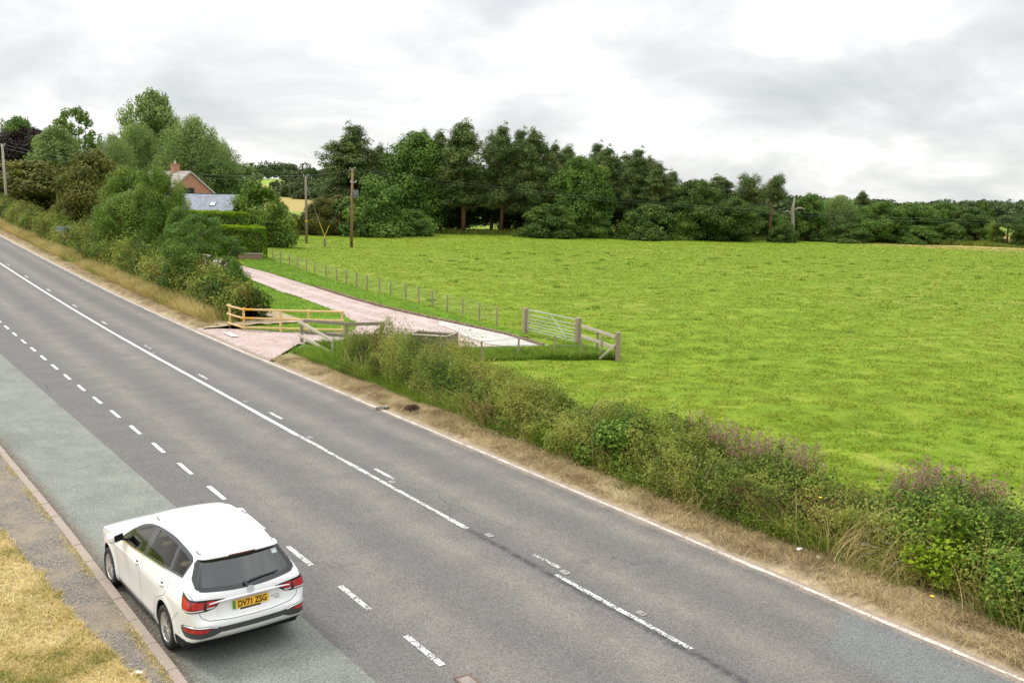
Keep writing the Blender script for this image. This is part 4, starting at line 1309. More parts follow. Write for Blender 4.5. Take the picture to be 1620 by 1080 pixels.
def tree_proto(kind, seed, H, W, leaves, size):
    rng = np.random.default_rng(seed); rr = random.Random(seed)
    cl = []                     # clumps: centre, radii
    limbs = MB()
    lean = rr.uniform(-.03, .03) * H
    if kind in ('broad', 'willow', 'bush', 'sparse', 'column'):
        base = {'broad': .10, 'willow': .06, 'bush': 0.0, 'sparse': .22, 'column': .03}[kind]
        nc = {'broad': 120, 'willow': 130, 'bush': 64, 'sparse': 48, 'column': 70}[kind]
        for i in range(nc):
            u = (i + rr.random()) / nc
            zz = base + (1 - base) * u
            # crown outline: wide below the middle, rounded on top
            k = (u - .38) / (.62 if u > .38 else .48)
            prof = math.sqrt(max(0.02, 1 - k * k)) if kind != 'column' else math.sqrt(max(.03, 1 - u ** 3))
            if kind == 'bush': prof = math.sqrt(max(.03, 1 - u * u))
            rad = W / 2 * prof
            a = rr.random() * 6.283; q = math.sqrt(rr.random()) * .86
            q = q if rr.random() < .45 else .60 + .42 * rr.random()
            s = rr.uniform(.09, .20) * W * (.55 + .45 * prof)
            if kind == 'sparse': s *= .72
            if kind == 'willow': s *= .85
            rz = s * (1.35 if kind in ('willow', 'column') else .78)
            c = np.array([math.cos(a) * rad * q, math.sin(a) * rad * q, zz * H * .96 - rz * .35])
            c[2] = min(c[2], H - rz * .9)
            if kind == 'bush' or c[2] - rz < 0: c[2] = max(c[2], rz * .55)
            cl.append((c, np.array([s, s, rz])))
        if kind in ('broad', 'willow', 'sparse'):
            for i in range(16):                       # leading shoots break the outline
                a = rr.random() * 6.283; el = rr.uniform(.15, 1.45)
                d_ = np.array([math.cos(a) * math.cos(el), math.sin(a) * math.cos(el), math.sin(el)])
                c = np.array([0, 0, H * .48]) + d_ * np.array([W * .47, W * .47, H * .47]) * rr.uniform(.93, 1.06)
                q = rr.uniform(.035, .065) * W
                cl.append((c, np.array([q, q, q * rr.uniform(1.0, 2.0)])))
        top = H * (.72 if kind != 'bush' else .5)
        limbs.tube([(0, 0, -.3), (lean * .3, 0, top * .35), (lean, 0, top)], [W * .032 + .06, W * .026 + .04, .05], 7)
        for i in range(9 if kind != 'bush' else 6):
            c, s = cl[rr.randrange(len(cl) // 4, len(cl))]
            z0 = rr.uniform(.18, .6) * top
            m = (np.array([lean * z0 / top, 0, z0]) + c) / 2 + np.array([0, 0, -.03 * H])
            limbs.tube([(lean * z0 / top, 0, z0), tuple(m), tuple(c)], [W * .014 + .03, W * .010 + .02, .02], 5)
    elif kind in ('pine', 'umbrella'):
        n_l = 24 if kind == 'pine' else 9
        lo = .29 if kind == 'pine' else .66
        limbs.tube([(0, 0, -.3), (lean * .5, lean * .3, H * .45), (lean, lean * .2, H * .93)], [.30, .23, .06], 8)
        for i in range(n_l):
            u = (i + rr.random() * .8) / n_l
            z0 = H * (lo + (.97 - lo) * u)
            reach = W / 2 * (math.sqrt(max(.06, 1 - u ** 2.2)) if kind == 'pine' else (.95 - .35 * u)) * rr.uniform(.6, 1.05)
            for j in range(4 if kind == 'pine' else 4):
                a = rr.random() * 6.283
                rch = reach * rr.uniform(.45, 1)
                end = np.array([lean + math.cos(a) * rch, math.sin(a) * rch, z0 + rr.uniform(-.05, .06) * H])
                limbs.tube([(lean * .7, lean * .2, z0 - .07 * H), tuple((end + np.array([lean, 0, z0 - .06 * H])) / 2), tuple(end)], [.085, .06, .03], 5)
                s = rr.uniform(.075, .135) * W * (1.15 - .35 * u) * (1 if kind == 'pine' else 1.25)
                cl.append((end, np.array([s * 1.1, s * 1.1, s * rr.uniform(.5, .9)])))
                for _k in range(2):
                    cc_ = end * np.array([rr.uniform(.5, 1.05), rr.uniform(.5, 1.05), 1]) + np.array([0, 0, rr.uniform(-.03, .06) * H]); q_ = s * rr.uniform(.4, .8)
                    cl.append((cc_, np.array([q_, q_, q_ * rr.uniform(.7, 1.7)])))
                if rr.random() < .6:
                    cl.append((end * np.array([.6, .6, 1]) + np.array([0, 0, s * .3]), np.array([s, s, s * .7])))
                cl.append((end * np.array([.3, .3, 1]) + np.array([lean * .7, 0, -s * .2]), np.array([s * .9, s * .9, s * .8])))
    tot = sum(float((r[0] * r[2] + r[0] * r[1])) for c, r in cl)
    parts = []
    for c, r in cl:
        n = max(12, int(leaves * float(r[0] * r[2] + r[0] * r[1]) / tot))
        P, D = cloud_points(c, r, n, rng, .55)
        # ragged outline: stray sprays beyond the clump
        P += D * r * (rng.random(n) ** 6 * (.5 if kind in ('pine', 'umbrella') else .3))[:, None]
        k = P[:, 2] > .02 * H * (kind != 'bush')
        P, D = P[k], D[k]
        if kind == 'willow': D = D * np.array([1, 1, .4])
        tone = np.clip(rng.normal(rr.uniform(.15, .85), .12, len(P)), 0, 1)
        parts.append(leaf_quads(P, D * 1.1 + np.array([0, 0, .45]), size, rng, .62 if kind not in ('pine', 'umbrella', 'willow') else .36, tone, .5))
    tm = bpy.data.meshes.new('trunk'); tm.from_pydata(limbs.v, [], limbs.f)
    tm.polygons.foreach_set('use_smooth', np.ones(len(tm.polygons), bool)); tm.update()
    return tm, leaf_mesh('crown', parts), H, W


def proto(kind, v=0):
    fine = kind.endswith('_fine'); key = (kind, v); kind = kind.replace('_fine', '')
    if key not in PROTO:
        spec = {'broad': (12, 9, 38000, .30), 'willow': (13, 10, 60000, .27), 'bush': (5, 6, 16000, .24), 'sparse': (11, 7, 9000, .28),
                'column': (9, 4.5, 14000, .28), 'pine': (16, 8, 46000, .31), 'umbrella': (14, 8, 14000, .34)}[kind]
        if fine: spec = spec[:2] + (int(spec[2] * 2.6), spec[3] * .58)
        tm, cm, H, W = tree_proto(kind, 100 + 7 * v + len(kind), *spec)
        tm.materials.append(BARK); cm.materials.append(L_OAK)
        PROTO[key] = (tm, cm, H, W)
    return PROTO[key]


def tree(kind, v, x, y, ztop, W, leaf, label, cat='tree', name=None, bark=None, group=None, rz=None, zb=None, depth=None):
    tm, cm, H0, W0 = proto(kind, v)
    kind = kind.replace('_fine', '')
    z0 = float(ht(x, y)) - .05 if zb is None else zb
    name = name or {'broad': 'broadleaf_tree', 'willow': 'willow_tree', 'bush': 'bush', 'sparse': 'ash_tree', 'column': 'broadleaf_tree', 'pine': 'pine_tree', 'umbrella': 'pine_tree'}[kind]
    o = empty(name, (x, y, z0), (hash((round(x, 1), v)) % 628) / 100 if rz is None else rz, label=label, cat=cat, group=group)
    sx = W / W0
    o.scale = (sx, sx if depth is None else depth / W0, (ztop - z0) / H0)
    for nm, me, mt in (('trunk' if kind != 'bush' else 'stem', tm, bark or (PINEBARK if kind in ('pine', 'umbrella') else BARK)), ('crown', cm, leaf)):
        c = bpy.data.objects.new(nm, me)
        COL.objects.link(c); c.parent = o
        c.material_slots[0].link = 'OBJECT'; c.material_slots[0].material = mt
    return o


# rows: kind, variant, x, y, z of the top, width, leaf, label
TREES = [
    ('pine', 0, -25.5, 154, 15.9, 13.5, L_PINE, 'wide-crowned dark pine standing highest at the left end of the long tree row'),
    ('broad', 0, -16.6, 158, 16.5, 12.2, L_OAK, 'full dark broadleaf tree just right of the leftmost pine of the row'),
    ('pine', 1, -8.3, 156, 17.4, 11.1, L_PINE, 'tallest pointed pine of the row, fourth crown from its left end'),
    ('pine', 2, -12.3, 160, 15.8, 8.3, L_PINE, 'pine squeezed between the full broadleaf tree and the tallest pine'),
    ('pine', 0, -2.2, 157, 16.4, 9.1, L_PINE, 'pine directly right of the tallest pointed pine'),
    ('pine', 2, 3.0, 155, 16.0, 9.7, L_PINE, 'broad dark pine left of the bright broadleaf tree in the row'),
    ('pine', 1, 6.7, 161, 14.6, 7.4, L_PINE, 'thin pine behind the bright broadleaf tree in the row'),
    ('broad', 1, 10.5, 152, 12.9, 9.3, L_OAK, 'brighter green broadleaf tree among the pines near the middle of the row'),
    ('pine', 1, 15.1, 156, 13.9, 8.4, L_PINE, 'pine just right of the brighter broadleaf tree in the row'),
    ('pine', 0, 19.3, 154, 13.2, 8.2, L_PINE, 'pine second to the right of the brighter broadleaf tree'),
    ('pine', 2, 22.6, 151, 11.3, 7.4, L_PINE, 'last tall pine before the row steps down to its lower right half'),
    ('broad', 2, 28.0, 150, 9.4, 9.1, L_DARK, 'rounded dark tree where the row steps down right of the tall pines'),
    ('pine', 1, 32.6, 156, 9.8, 9.3, L_PINE, 'low pine behind the rounded dark trees of the row'),
    ('broad', 0, 33.5, 148, 6.7, 8.1, L_DARK, 'very dark squat tree left of the flat-topped pines'),
    ('umbrella', 0, 36.9, 152, 10.0, 6.6, L_PINE, 'left flat-topped pine with bare reddish limbs'),
    ('umbrella', 1, 41.0, 154, 10.1, 6.0, L_PINE, 'right flat-topped pine with bare reddish limbs'),
    ('broad', 1, 40.5, 158, 5.4, 6.6, L_OAK, 'low broadleaf tree behind the trunks of the flat-topped pines'),
    ('column', 0, 47.2, 154, 7.8, 5.7, L_OAK, 'narrow green tree just right of the dead bare trunk'),
    ('willow', 0, 52.7, 157, 7.4, 7.9, L_WILL, 'pale grey-green rounded tree right of the dead trunk', {'bark': BARK}),
    ('pine', 2, 60.8, 168, 7.8, 5.5, L_PINE, 'dark pine top rising behind the pale grey-green rounded tree'),
    ('broad', 2, 58.4, 153, 6.5, 7.5, L_OAK, 'mid-green rounded tree standing forward in the right half of the row'),
    ('broad', 0, 64.4, 155, 6.4, 8.3, L_OAK, 'large dark green tree left of the twin crowns near the right end'),
    ('broad', 1, 70.4, 158, 6.7, 6.6, L_OAK, 'paler topped tree near the right end of the row'),
    ('broad', 2, 73.4, 154, 5.8, 7.1, L_DARK, 'dark round tree near the right end of the row, before the open gap'),
    ('column', 0, 64.9, 162, 5.3, 4.1, L_DARK, 'slim dark tree wedged behind the mid-green rounded tree'),
    ('umbrella', 1, 76.2, 148, 4.6, 4.8, L_PINE, 'small leaning pine with a bare forked trunk at the right end of the row'),
    ('bush', 1, 74.9, 150, 3.8, 3.8, L_MID, 'light green bush beside the small leaning pine'),
    ('broad', 0, 77.8, 146, 4.9, 4.3, L_DARK, 'dark tree cut by the right edge of the photo'),
    ('broad', 1, 131.3, 270, 7.1, 6.0, L_DARK, 'distant pointed tree on the skyline right of the row, left one'),
    ('broad', 0, 150.5, 300, 4.9, 9.4, L_DARK, 'distant tree on the skyline above the small leaning pine'),
    ('pine', 1, -3.9, 163, 16.1, 8.5, L_PINE, 'pine behind and right of the tallest pointed pine'),
    ('pine', 0, 0.6, 164, 16.3, 9.0, L_PINE, 'rear pine filling the gap left of the broad dark pine'),
    ('pine', 2, 9.1, 166, 14.2, 8.6, L_PINE, 'rear pine peeping over the brighter broadleaf tree, left side'),
    ('pine', 0, 13.8, 165, 14.5, 8.1, L_PINE, 'rear pine peeping over the brighter broadleaf tree, right side'),
    ('pine', 1, 18.7, 165, 13.3, 8.6, L_PINE, 'rear pine between the two middle pines'),
    ('pine', 2, 23.1, 165, 12.6, 8.1, L_PINE, 'rear pine left of the last tall pine'),
    ('pine', 0, 25.8, 158, 10.1, 6.6, L_PINE, 'short pine on the step down of the row'),
    ('pine', 2, -16.2, 168, 16.2, 10.0, L_PINE, 'rear pine showing over the full dark broadleaf tree'),
    ('broad', 2, 53.6, 165, 6.6, 7.4, L_DARK, 'rear dark tree left of the pale grey-green rounded tree'),
    ('broad', 0, 58.4, 166, 6.0, 8.1, L_DARK, 'rear dark tree right of the pale grey-green rounded tree'),
    ('broad', 1, 66.6, 166, 5.7, 7.4, L_OAK, 'rear green tree between the mid-green and the large dark green trees'),
    ('broad', 2, 70.8, 164, 6.3, 7.3, L_DARK, 'rear dark tree left of the paler topped tree'),
    ('broad', 0, 75.0, 162, 6.0, 7.2, L_OAK, 'rear green tree right of the paler topped tree'),
    ('broad', 2, 0.5, 168, 11.8, 13.7, L_DARK, 'shadowy broadleaf tree filling the row behind the first pines'),
    ('broad', 0, 18.3, 170, 11.1, 12.6, L_DARK, 'shadowy broadleaf tree filling the row behind its middle pines'),
    ('broad', 1, -9.0, 170, 12.0, 12.6, L_DARK, 'shadowy broadleaf tree filling the row behind the tallest pine'),
    ('broad', 1, 34.0, 170, 7.4, 11.4, L_DARK, 'shadowy tree behind the squat dark trees of the row'),
    ('broad', 2, 49.8, 168, 4.9, 8.7, L_DARK, 'low dark tree behind the dead bare trunk'),
    ('pine', 1, -22.8, 162, 13.8, 7.2, L_PINE, 'pine half hidden behind the leftmost pine of the row'),
    ('bush', 0, -20.5, 140, 8.9, 10.8, L_OAK, 'big bright green bush behind the wooden pole with the transformer', {'name': 'large_bush'}),
    ('bush', 1, -25.6, 142, 5.9, 7.0, L_OLIVE, 'olive scrub behind the yellow-guarded stay wires'),
    ('bush', 2, -28.7, 141, 5.5, 5.7, L_OLIVE, 'olive bush right behind the plain grey pole'),
    ('bush', 0, -32.5, 140, 3.0, 4.6, L_OLIVE, 'low yellowish scrub left of the plain grey pole'),
    ('bush', 1, -15.7, 144, 4.0, 7.5, L_OAK, 'rounded bush at the field edge under the full broadleaf tree'),
    ('bush', 1, 5.6, 146, 5.2, 8.7, L_DARK, 'dark green bush spilling into the field under the middle pines'),
    ('bush', 2, 20.7, 146, 5.5, 9.3, L_DARK, 'dark leafy bush under the last tall pines'),
    ('bush', 0, 25.4, 148, 4.3, 6.6, L_MID, 'green bush at the foot of the step in the row'),
    ('bush', 1, 41.2, 147, 3.4, 4.4, L_DARK, 'dark round bush between the flat-topped pines and the dead trunk'),
    ('bush', 2, 12.4, 150, 3.7, 6.7, L_OAK, 'low bush under the brighter broadleaf tree of the row'),
    ('bush', 0, 52.5, 150, 3.1, 6.7, L_DARK, 'dark bush under the pale grey-green rounded tree'),
    ('bush', 1, 68.7, 152, 3.4, 6.8, L_DARK, 'dark bush at the foot of the twin crowns near the right end'),
    ('bush', 2, 62.9, 150, 2.9, 6.2, L_OAK, 'low bush filling the foot of the large dark green tree'),
    ('broad', 1, -56.3, 150, 21.6, 10.3, L_WILL, 'tallest tree of the left group, its crown alone against the sky', {'name': 'poplar_tree'}),
    ('willow', 0, -46.3, 138, 16.5, 11.9, L_WILL, 'big pale willow right of the tallest tree of the left group'),
    ('willow', 1, -54.5, 140, 15.4, 8.3, L_WILL, 'pale willow below the tallest tree of the left group'),
    ('sparse', 0, -67.8, 150, 18.9, 8.3, L_MID, 'thin see-through ash tree standing against the sky on the left'),
    ('broad', 2, -70.9, 138, 16.1, 6.8, L_OAK, 'green crown at the left edge of the photo behind the copper beech'),
    ('broad', 0, -69.9, 138, 14.8, 11.9, L_PURP, 'dark purple copper beech at the left edge', {'name': 'copper_beech'}),
    ('broad', 1, -62.5, 132, 14.7, 7.1, L_WILL, 'grey-green tree between the copper beech and the thin ash'),
    ('bush', 1, -49.0, 112, 10.7, 8.3, L_OLIVE, 'tawny shrubby tree below the thin ash', {'name': 'large_bush'}),
    ('willow', 1, -53.0, 128, 13.3, 6.1, L_WILL, 'small willow left of the two pale willows'),
    ('willow', 0, -46.0, 150, 14.2, 8.9, L_WILL, 'willow sloping down at the right side of the left group'),
    ('broad', 2, -41.2, 132, 10.4, 8.0, L_DARK, 'dark green tree behind the brick gable, its top yellow-green'),
    ('sparse', 0, -39.1, 140, 10.1, 6.2, L_WILL, 'thin greyish tree tapering off right of the brick house'),
    ('bush', 2, -62.0, 124, 9.7, 13.8, L_OLIVE, 'wide brown-green thicket behind the hedge at the left edge', {'name': 'thicket'}),
    ('bush', 0, -43.2, 96, 8.4, 6.4, L_OLIVE, 'tawny thicket with yellow sprays right of the wide left thicket', {'name': 'thicket'}),
    ('bush_fine', 1, -31.9, 80, 8.2, 6.5, L_MID, 'leafy round thicket in front of the brick house, left half', {'name': 'thicket'}),
    ('broad_fine', 1, -25.1, 68, 8.0, 4.2, L_MID, 'green tree in front of the brick house, its crown hiding the left gable'),
    ('broad_fine', 0, -27.2, 69, 6.3, 6.2, L_MID, 'low spreading tree growing out of the hedge, left of the trunked hawthorn', {'zb': -0.6}),
    ('sparse_fine', 0, -17.7, 54, 5.2, 4.7, L_OAK, 'small hawthorn tree rising out of the hedge by the drive', {'name': 'hawthorn_tree', 'zb': -0.4}),
    ('broad_fine', 2, -20.3, 58, 5.4, 2.2, L_OAK, 'leafy hawthorn crown directly behind the small hedge tree', {'name': 'hawthorn_tree', 'zb': -0.2}),
    ('bush_fine', 2, -14.6, 50, 2.9, 1.6, L_OAK, 'loose grey-green shrub leaning towards the drive'),
    ('bush', 0, -28.3, 106, 7.4, 7.3, L_MID, 'rounded green bush between the slate roof and the grey pole', {'name': 'large_bush'}),
    ('bush', 2, -31.6, 112, 4.8, 4.3, L_OLIVE, 'small brownish shrub at the right end of the slate roof'),
    ('bush', 1, -30.5, 124, 5.0, 4.6, L_HAW, 'dark shrub right of the rounded green bush'),
    ('bush', 2, -66.0, 128, 4.3, 7.6, L_HAW, 'low scrub under the left pole behind the tall dry grass'),
]
for row in TREES:
    kw = row[8] if len(row) > 8 else {}
    tree(*row[:8], **kw)

# far woods beyond the fields: one mass on each skyline
def far_wood(name, pts, label, seed, leaf=L_FAR, size=1.3, per=150):
    rng = np.random.default_rng(seed); parts = []
    for (x, y, h, w) in pts:
        z0 = float(ht(x, y)) - 1
        for k in range(9):
            c = np.array([x + rng.uniform(-.45, .45) * w, y + rng.uniform(-4, 4), z0 + rng.uniform(.35, .8) * h])
            r = np.array([w * .27, w * .27, h * .26])
            P, D = cloud_points(c, r, per, rng, .5)
            parts.append(leaf_quads(P, D + np.array([0, 0, .4]), size, rng, .7, np.clip(rng.normal(rng.uniform(.1, .9), .1, len(P)), 0, 1)))
    o = link(name, leaf_mesh(name, parts), leaf, label=label, cat='woodland', kind='stuff')
    return o


rw = random.Random(3)
pts = []
for i in range(30):
    y = rw.uniform(560, 640); a = -.42 + .30 * i / 29
    pts.append((a * y, y, rw.uniform(7, 12), rw.uniform(13, 20)))
for i in range(14):
    y = rw.uniform(330, 380); a = -.235 + .05 * i / 13
    pts.append((a * y, y, rw.uniform(5, 9) + (4 if i % 5 == 2 else 0), rw.uniform(8, 12)))
far_wood('far_wood', pts, 'blue-green wood along the hilltop beyond the stubble field, far left of centre', 5)
pts = []
for i in range(60):
    a = .02 + .60 * i / 59; y = rw.uniform(420, 520)
    pts.append((a * y, y, rw.uniform(7, 10), rw.uniform(12, 18)))
for i in range(40):
    a = .26 + .34 * i / 39; y = rw.uniform(255, 300)
    if .448 < a < .475: continue
    pts.append((a * y, y, rw.uniform(5.0, 7.6), rw.uniform(8, 13)))
far_wood('far_wood', pts, 'low dark wood on the skyline beyond the right end of the field', 6, per=110)


# ------------------------------------------------------------------ hedges grown as leaf shells
def hedge(name, s0, s1, tc, hw, h, n, size, leaf, label, seed, rough=.28, grp=None, front=.62, core=True, st=True, leaf2=None, stem=True, leaf3=None):
    """shaggy hedge in road coordinates; parts: foliage, stems"""
    rng = np.random.default_rng(seed)
    s = rng.uniform(s0, s1, n)
    f = np.where(rng.random(n) < front, rng.uniform(-.12, .62, n), rng.uniform(.45, 1.12, n)) * math.pi
    tcv = tc(s) if callable(tc) else tc; hv = h(s) if callable(h) else h
    rad = 1 + rough * 2.2 * (fbm(s * .9, f * 1.1, seed, 3) - .5) + rough * 1.6 * (fbm(s * 3.0, f * 3.2, seed + 3, 2) - .5)
    q = rad * (1 - .42 * rng.random(n) ** 1.5)
    q += rng.random(n) ** 10 * .35
    ends = np.clip(np.minimum(s - s0, s1 - s) / .6, 0, 1) ** .5
    cc = np.cos(f); ssn = np.sin(f)
    T = tcv - hw * np.sign(cc) * np.abs(cc) ** .75 * q * (.4 + .6 * ends)
    Z = np.maximum(hv * np.maximum(ssn, 0) ** .7 * q * (.55 + .45 * ends), rng.uniform(0, .12, n))
    x, y = ST(s, T)
    P = np.stack([x, y, ht(x, y) + .04 + Z], -1)
    N = np.stack([.818 * -cc, .575 * -cc, np.maximum(ssn, 0) + .25], -1)
    tone = np.clip(.5 + 2.2 * (fbm(s * .45, f * .9, seed + 9, 2) - .5) + 1.6 * (fbm(s * 2.6, f * 3.0, seed + 19, 2) - .5) + rng.normal(0, .08, n), 0, 1)
    root = empty(name, P3((s0 + s1) / 2, float(np.mean(tcv))), 0, label=label, cat='hedge', group=grp)
    inv = -root.location
    pn = fbm(s * .75, f * 1.3, seed + 31, 2); pg = fbm(s * .6 + 40, f * 1.1, seed + 37, 2)
    k2 = (rng.random(n) < np.clip(.06 + 3.2 * (pn - .56), .05, .75)) if leaf2 else np.zeros(n, bool)
    k3 = (rng.random(n) < np.clip(3.5 * (pg - .56), 0, .5)) & ~k2 if leaf3 else np.zeros(n, bool)
    k1 = ~k2 & ~k3
    fo = link('foliage', leaf_mesh('foliage', [leaf_quads(P[k1], N[k1], size, rng, .62, tone[k1], .7)]), leaf, root)
    if leaf3:
        f3 = link('bramble_leaves', leaf_mesh('bramble_leaves', [leaf_quads(P[k3], N[k3], size * 1.2, rng, .72, tone[k3], .6)]), leaf3, root); f3.location = inv
    fo.location = inv
    if leaf2:
        f2 = link('brown_foliage', leaf_mesh('brown_foliage', [leaf_quads(P[k2], N[k2], size * .8, rng, .5, tone[k2], .9)]), leaf2, root); f2.location = inv
    mb = MB()
    m = int((s1 - s0) * (7 if size < .07 else 3))
    for i in range(m):
        ss = rng.uniform(s0 + .2, s1 - .2); t0 = float(np.mean(tcv)) + rng.uniform(-.5, .5) * hw
        p = P3(ss, t0, 0); d = Vector((rng.normal(0, .35), rng.normal(0, .35), float(np.mean(hv)) * rng.uniform(.6, 1.02)))
        b = p + d * .55 + Vector((rng.normal(0, .08), rng.normal(0, .08), 0))
        mb.tube([p, b, p + d], [.028, .018, .007], 4, False)
        for _ in range(2):
            e = b + Vector((rng.normal(0, .35), rng.normal(0, .35), rng.uniform(.1, .5)))
            mb.tube([b, e], [.012, .004], 3, False)
    o = mb.build('stems', TWIG, root); o.location = inv
    if core:
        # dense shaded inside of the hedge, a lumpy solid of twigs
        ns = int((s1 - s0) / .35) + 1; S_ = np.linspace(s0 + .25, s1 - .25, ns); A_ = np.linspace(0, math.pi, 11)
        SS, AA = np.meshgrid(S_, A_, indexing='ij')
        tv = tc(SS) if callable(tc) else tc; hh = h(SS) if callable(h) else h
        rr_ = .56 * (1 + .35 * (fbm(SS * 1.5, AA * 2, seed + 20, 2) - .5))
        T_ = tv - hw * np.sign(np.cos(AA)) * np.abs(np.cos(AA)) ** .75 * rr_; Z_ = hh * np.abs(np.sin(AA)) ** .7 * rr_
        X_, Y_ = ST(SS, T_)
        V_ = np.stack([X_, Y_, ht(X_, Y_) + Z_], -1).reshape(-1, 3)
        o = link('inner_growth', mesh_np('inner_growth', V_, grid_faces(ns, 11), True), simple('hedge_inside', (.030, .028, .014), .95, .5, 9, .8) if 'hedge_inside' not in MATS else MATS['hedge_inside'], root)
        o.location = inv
    return root


near_t = lambda s: 15.05 + .45 * sstep(16, 3, s) + .45 * sstep(21, 28, s)
near_h = lambda s: 1.12 + .10 * sstep(20, 6, s) + .42 * sstep(19, 25, s) + .10 * np.sin(s * .9) + .07 * np.sin(s * 2.3)
hedge('roadside_hedge', -12, 31.8, near_t, 1.02, near_h, 460000, .054, L_HAW, 'long shaggy hawthorn hedge between the near road verge and the green field', 11, leaf2=L_HAWB, leaf3=L_BRAM, rough=.36)
hedge('roadside_hedge', 44.8, 120, 16.0, 1.15, lambda s: 1.95 + .25 * np.sin(s * .5) - .35 * sstep(50, 45, s), 260000, .13, L_HAW, 'olive hedge climbing beside the far verge, left of the drive entrance', 12, leaf2=L_HAWB, leaf3=L_OAK)


def patchy(n, rng, s0, s1, t0, t1, mask=None):
    s = rng.uniform(s0, s1, n); t = rng.uniform(t0, t1, n)
    if mask is not None:
        k = mask(s, t, rng); s, t = s[k], t[k]
    x, y = ST(s, t)
    return s, t, x, y


def grass_obj(name, parts, mat, label, cat='grass'):
    tri = [p for p in parts if p[1].shape[1] == 3]; quad = [p for p in parts if p[1].shape[1] == 4]
    if tri and not quad: me = leaf_mesh(name, tri)
    elif quad and not tri: me = leaf_mesh(name, quad)
    else: raise ValueError
    return link(name, me, mat, label=label, cat=cat, kind='stuff')


rng = np.random.default_rng(77)
# pasture: blades thin out with distance as they merge into the turf
n = 1700000
r_ = np.exp(rng.uniform(math.log(13.0), math.log(158), n)); th = rng.uniform(R(-33), R(33), n)
x = r_ * np.sin(th); y = r_ * np.cos(th)
k = inpoly(x, y, FIELD) & (y < 150)
x, y, r_ = x[k], y[k], r_[k]
cl = fbm(x * .55, y * .9, 31, 3); cl2 = fbm(x * 2.2, y * 2.6, 33, 2)
k = rng.random(len(x)) < np.clip((cl2 - .15) * 2.2, .35, 1)
x, y, r_, cl, cl2 = x[k], y[k], r_[k], cl[k], cl2[k]
lump = .10 * (fbm(x * .9, y * .9, 3, 3) - .5) + .16 * (fbm(x * .17, y * .17, 9, 2) - .5)
z = ht(x, y) - .03 + lump
tone = np.clip(.5 + 1.0 * (cl - .5) + .7 * (fbm(x * .12, y * .2, 44, 2) - .5) + .9 * (cl2 - .5) + 1.1 * np.clip(fbm(x * .06, y * .10, 47, 2) - .56, 0, 1) + rng.normal(0, .1, len(x)), 0, 1)
hg = (.035 + .11 * np.clip(cl2 - .35, 0, 1) + .03 * (cl > .6)) * (1 + r_ * .004)
grass_obj('field_grass', [blades(np.stack([x, y, z], -1), hg, np.maximum(.016, .0011 * r_), rng, 1.5, tone=tone)], G_FIELD, 'bright green grazed pasture filling the field')

# ranker darker tussocks and docks scattered over the pasture
n = 240; xs = rng.uniform(-10, 60, n); ys = rng.uniform(18, 110, n)
k = inpoly(xs, ys, FIELD); parts = []
for a, b in zip(xs[k], ys[k]):
    m = 46; R0 = rng.uniform(.12, .38)
    px = a + rng.normal(0, R0, m); py = b + rng.normal(0, R0 * .8, m)
    parts.append(blades(np.stack([px, py, ht(px, py) - .03], -1), rng.uniform(.12, .24), max(.02, b * .0008), rng, .5))
grass_obj('tussock_grass', parts, G_LUSH, 'darker rank tufts scattered through the pasture')

# lawns beside the drive
parts = []
for poly, nn in ((LAWN_N, 60000), (LAWN_S, 50000)):
    X = np.array([p[0] for p in poly]); Y = np.array([p[1] for p in poly])
    px = rng.uniform(X.min(), X.max(), nn * 2); py = rng.uniform(Y.min(), Y.max(), nn * 2)
    k = inpoly(px, py, poly); px, py = px[k][:nn], py[k][:nn]
    parts.append(blades(np.stack([px, py, ht(px, py) + .02], -1), .07, .035, rng, .5))
grass_obj('lawn_blades', parts, G_LAWN, 'vivid green mown grass either side of the drive')

# grass creeping over the drive's edges
parts = []
for ln, off in ((N_EDGE, .18), (S_EDGE, -.02)):
    for a_, b_ in zip(ln, ln[1:]):
        a_ = np.array(a_); b_ = np.array(b_); m = int(np.linalg.norm(b_ - a_) * 90)
        q = rng.random(m)[:, None]; p_ = a_ + (b_ - a_) * q + np.array([.8, .55]) * (off + np.abs(rng.normal(0, .10, m)) * (-1 if off > 0 else 1))[:, None]
        kk = rng.random(m) < np.clip(3 * (vnoise(p_[:, 0] * 1.5, p_[:, 1] * 1.5, 91) - .35), 0, 1); p_ = p_[kk]
        parts.append(blades(np.stack([p_[:, 0], p_[:, 1], ht(p_[:, 0], p_[:, 1]) + .01], -1), .13, .03, rng, .8))
grass_obj('edge_grass', parts, G_LUSH, 'ragged grass creeping over the edges of the pink drive')

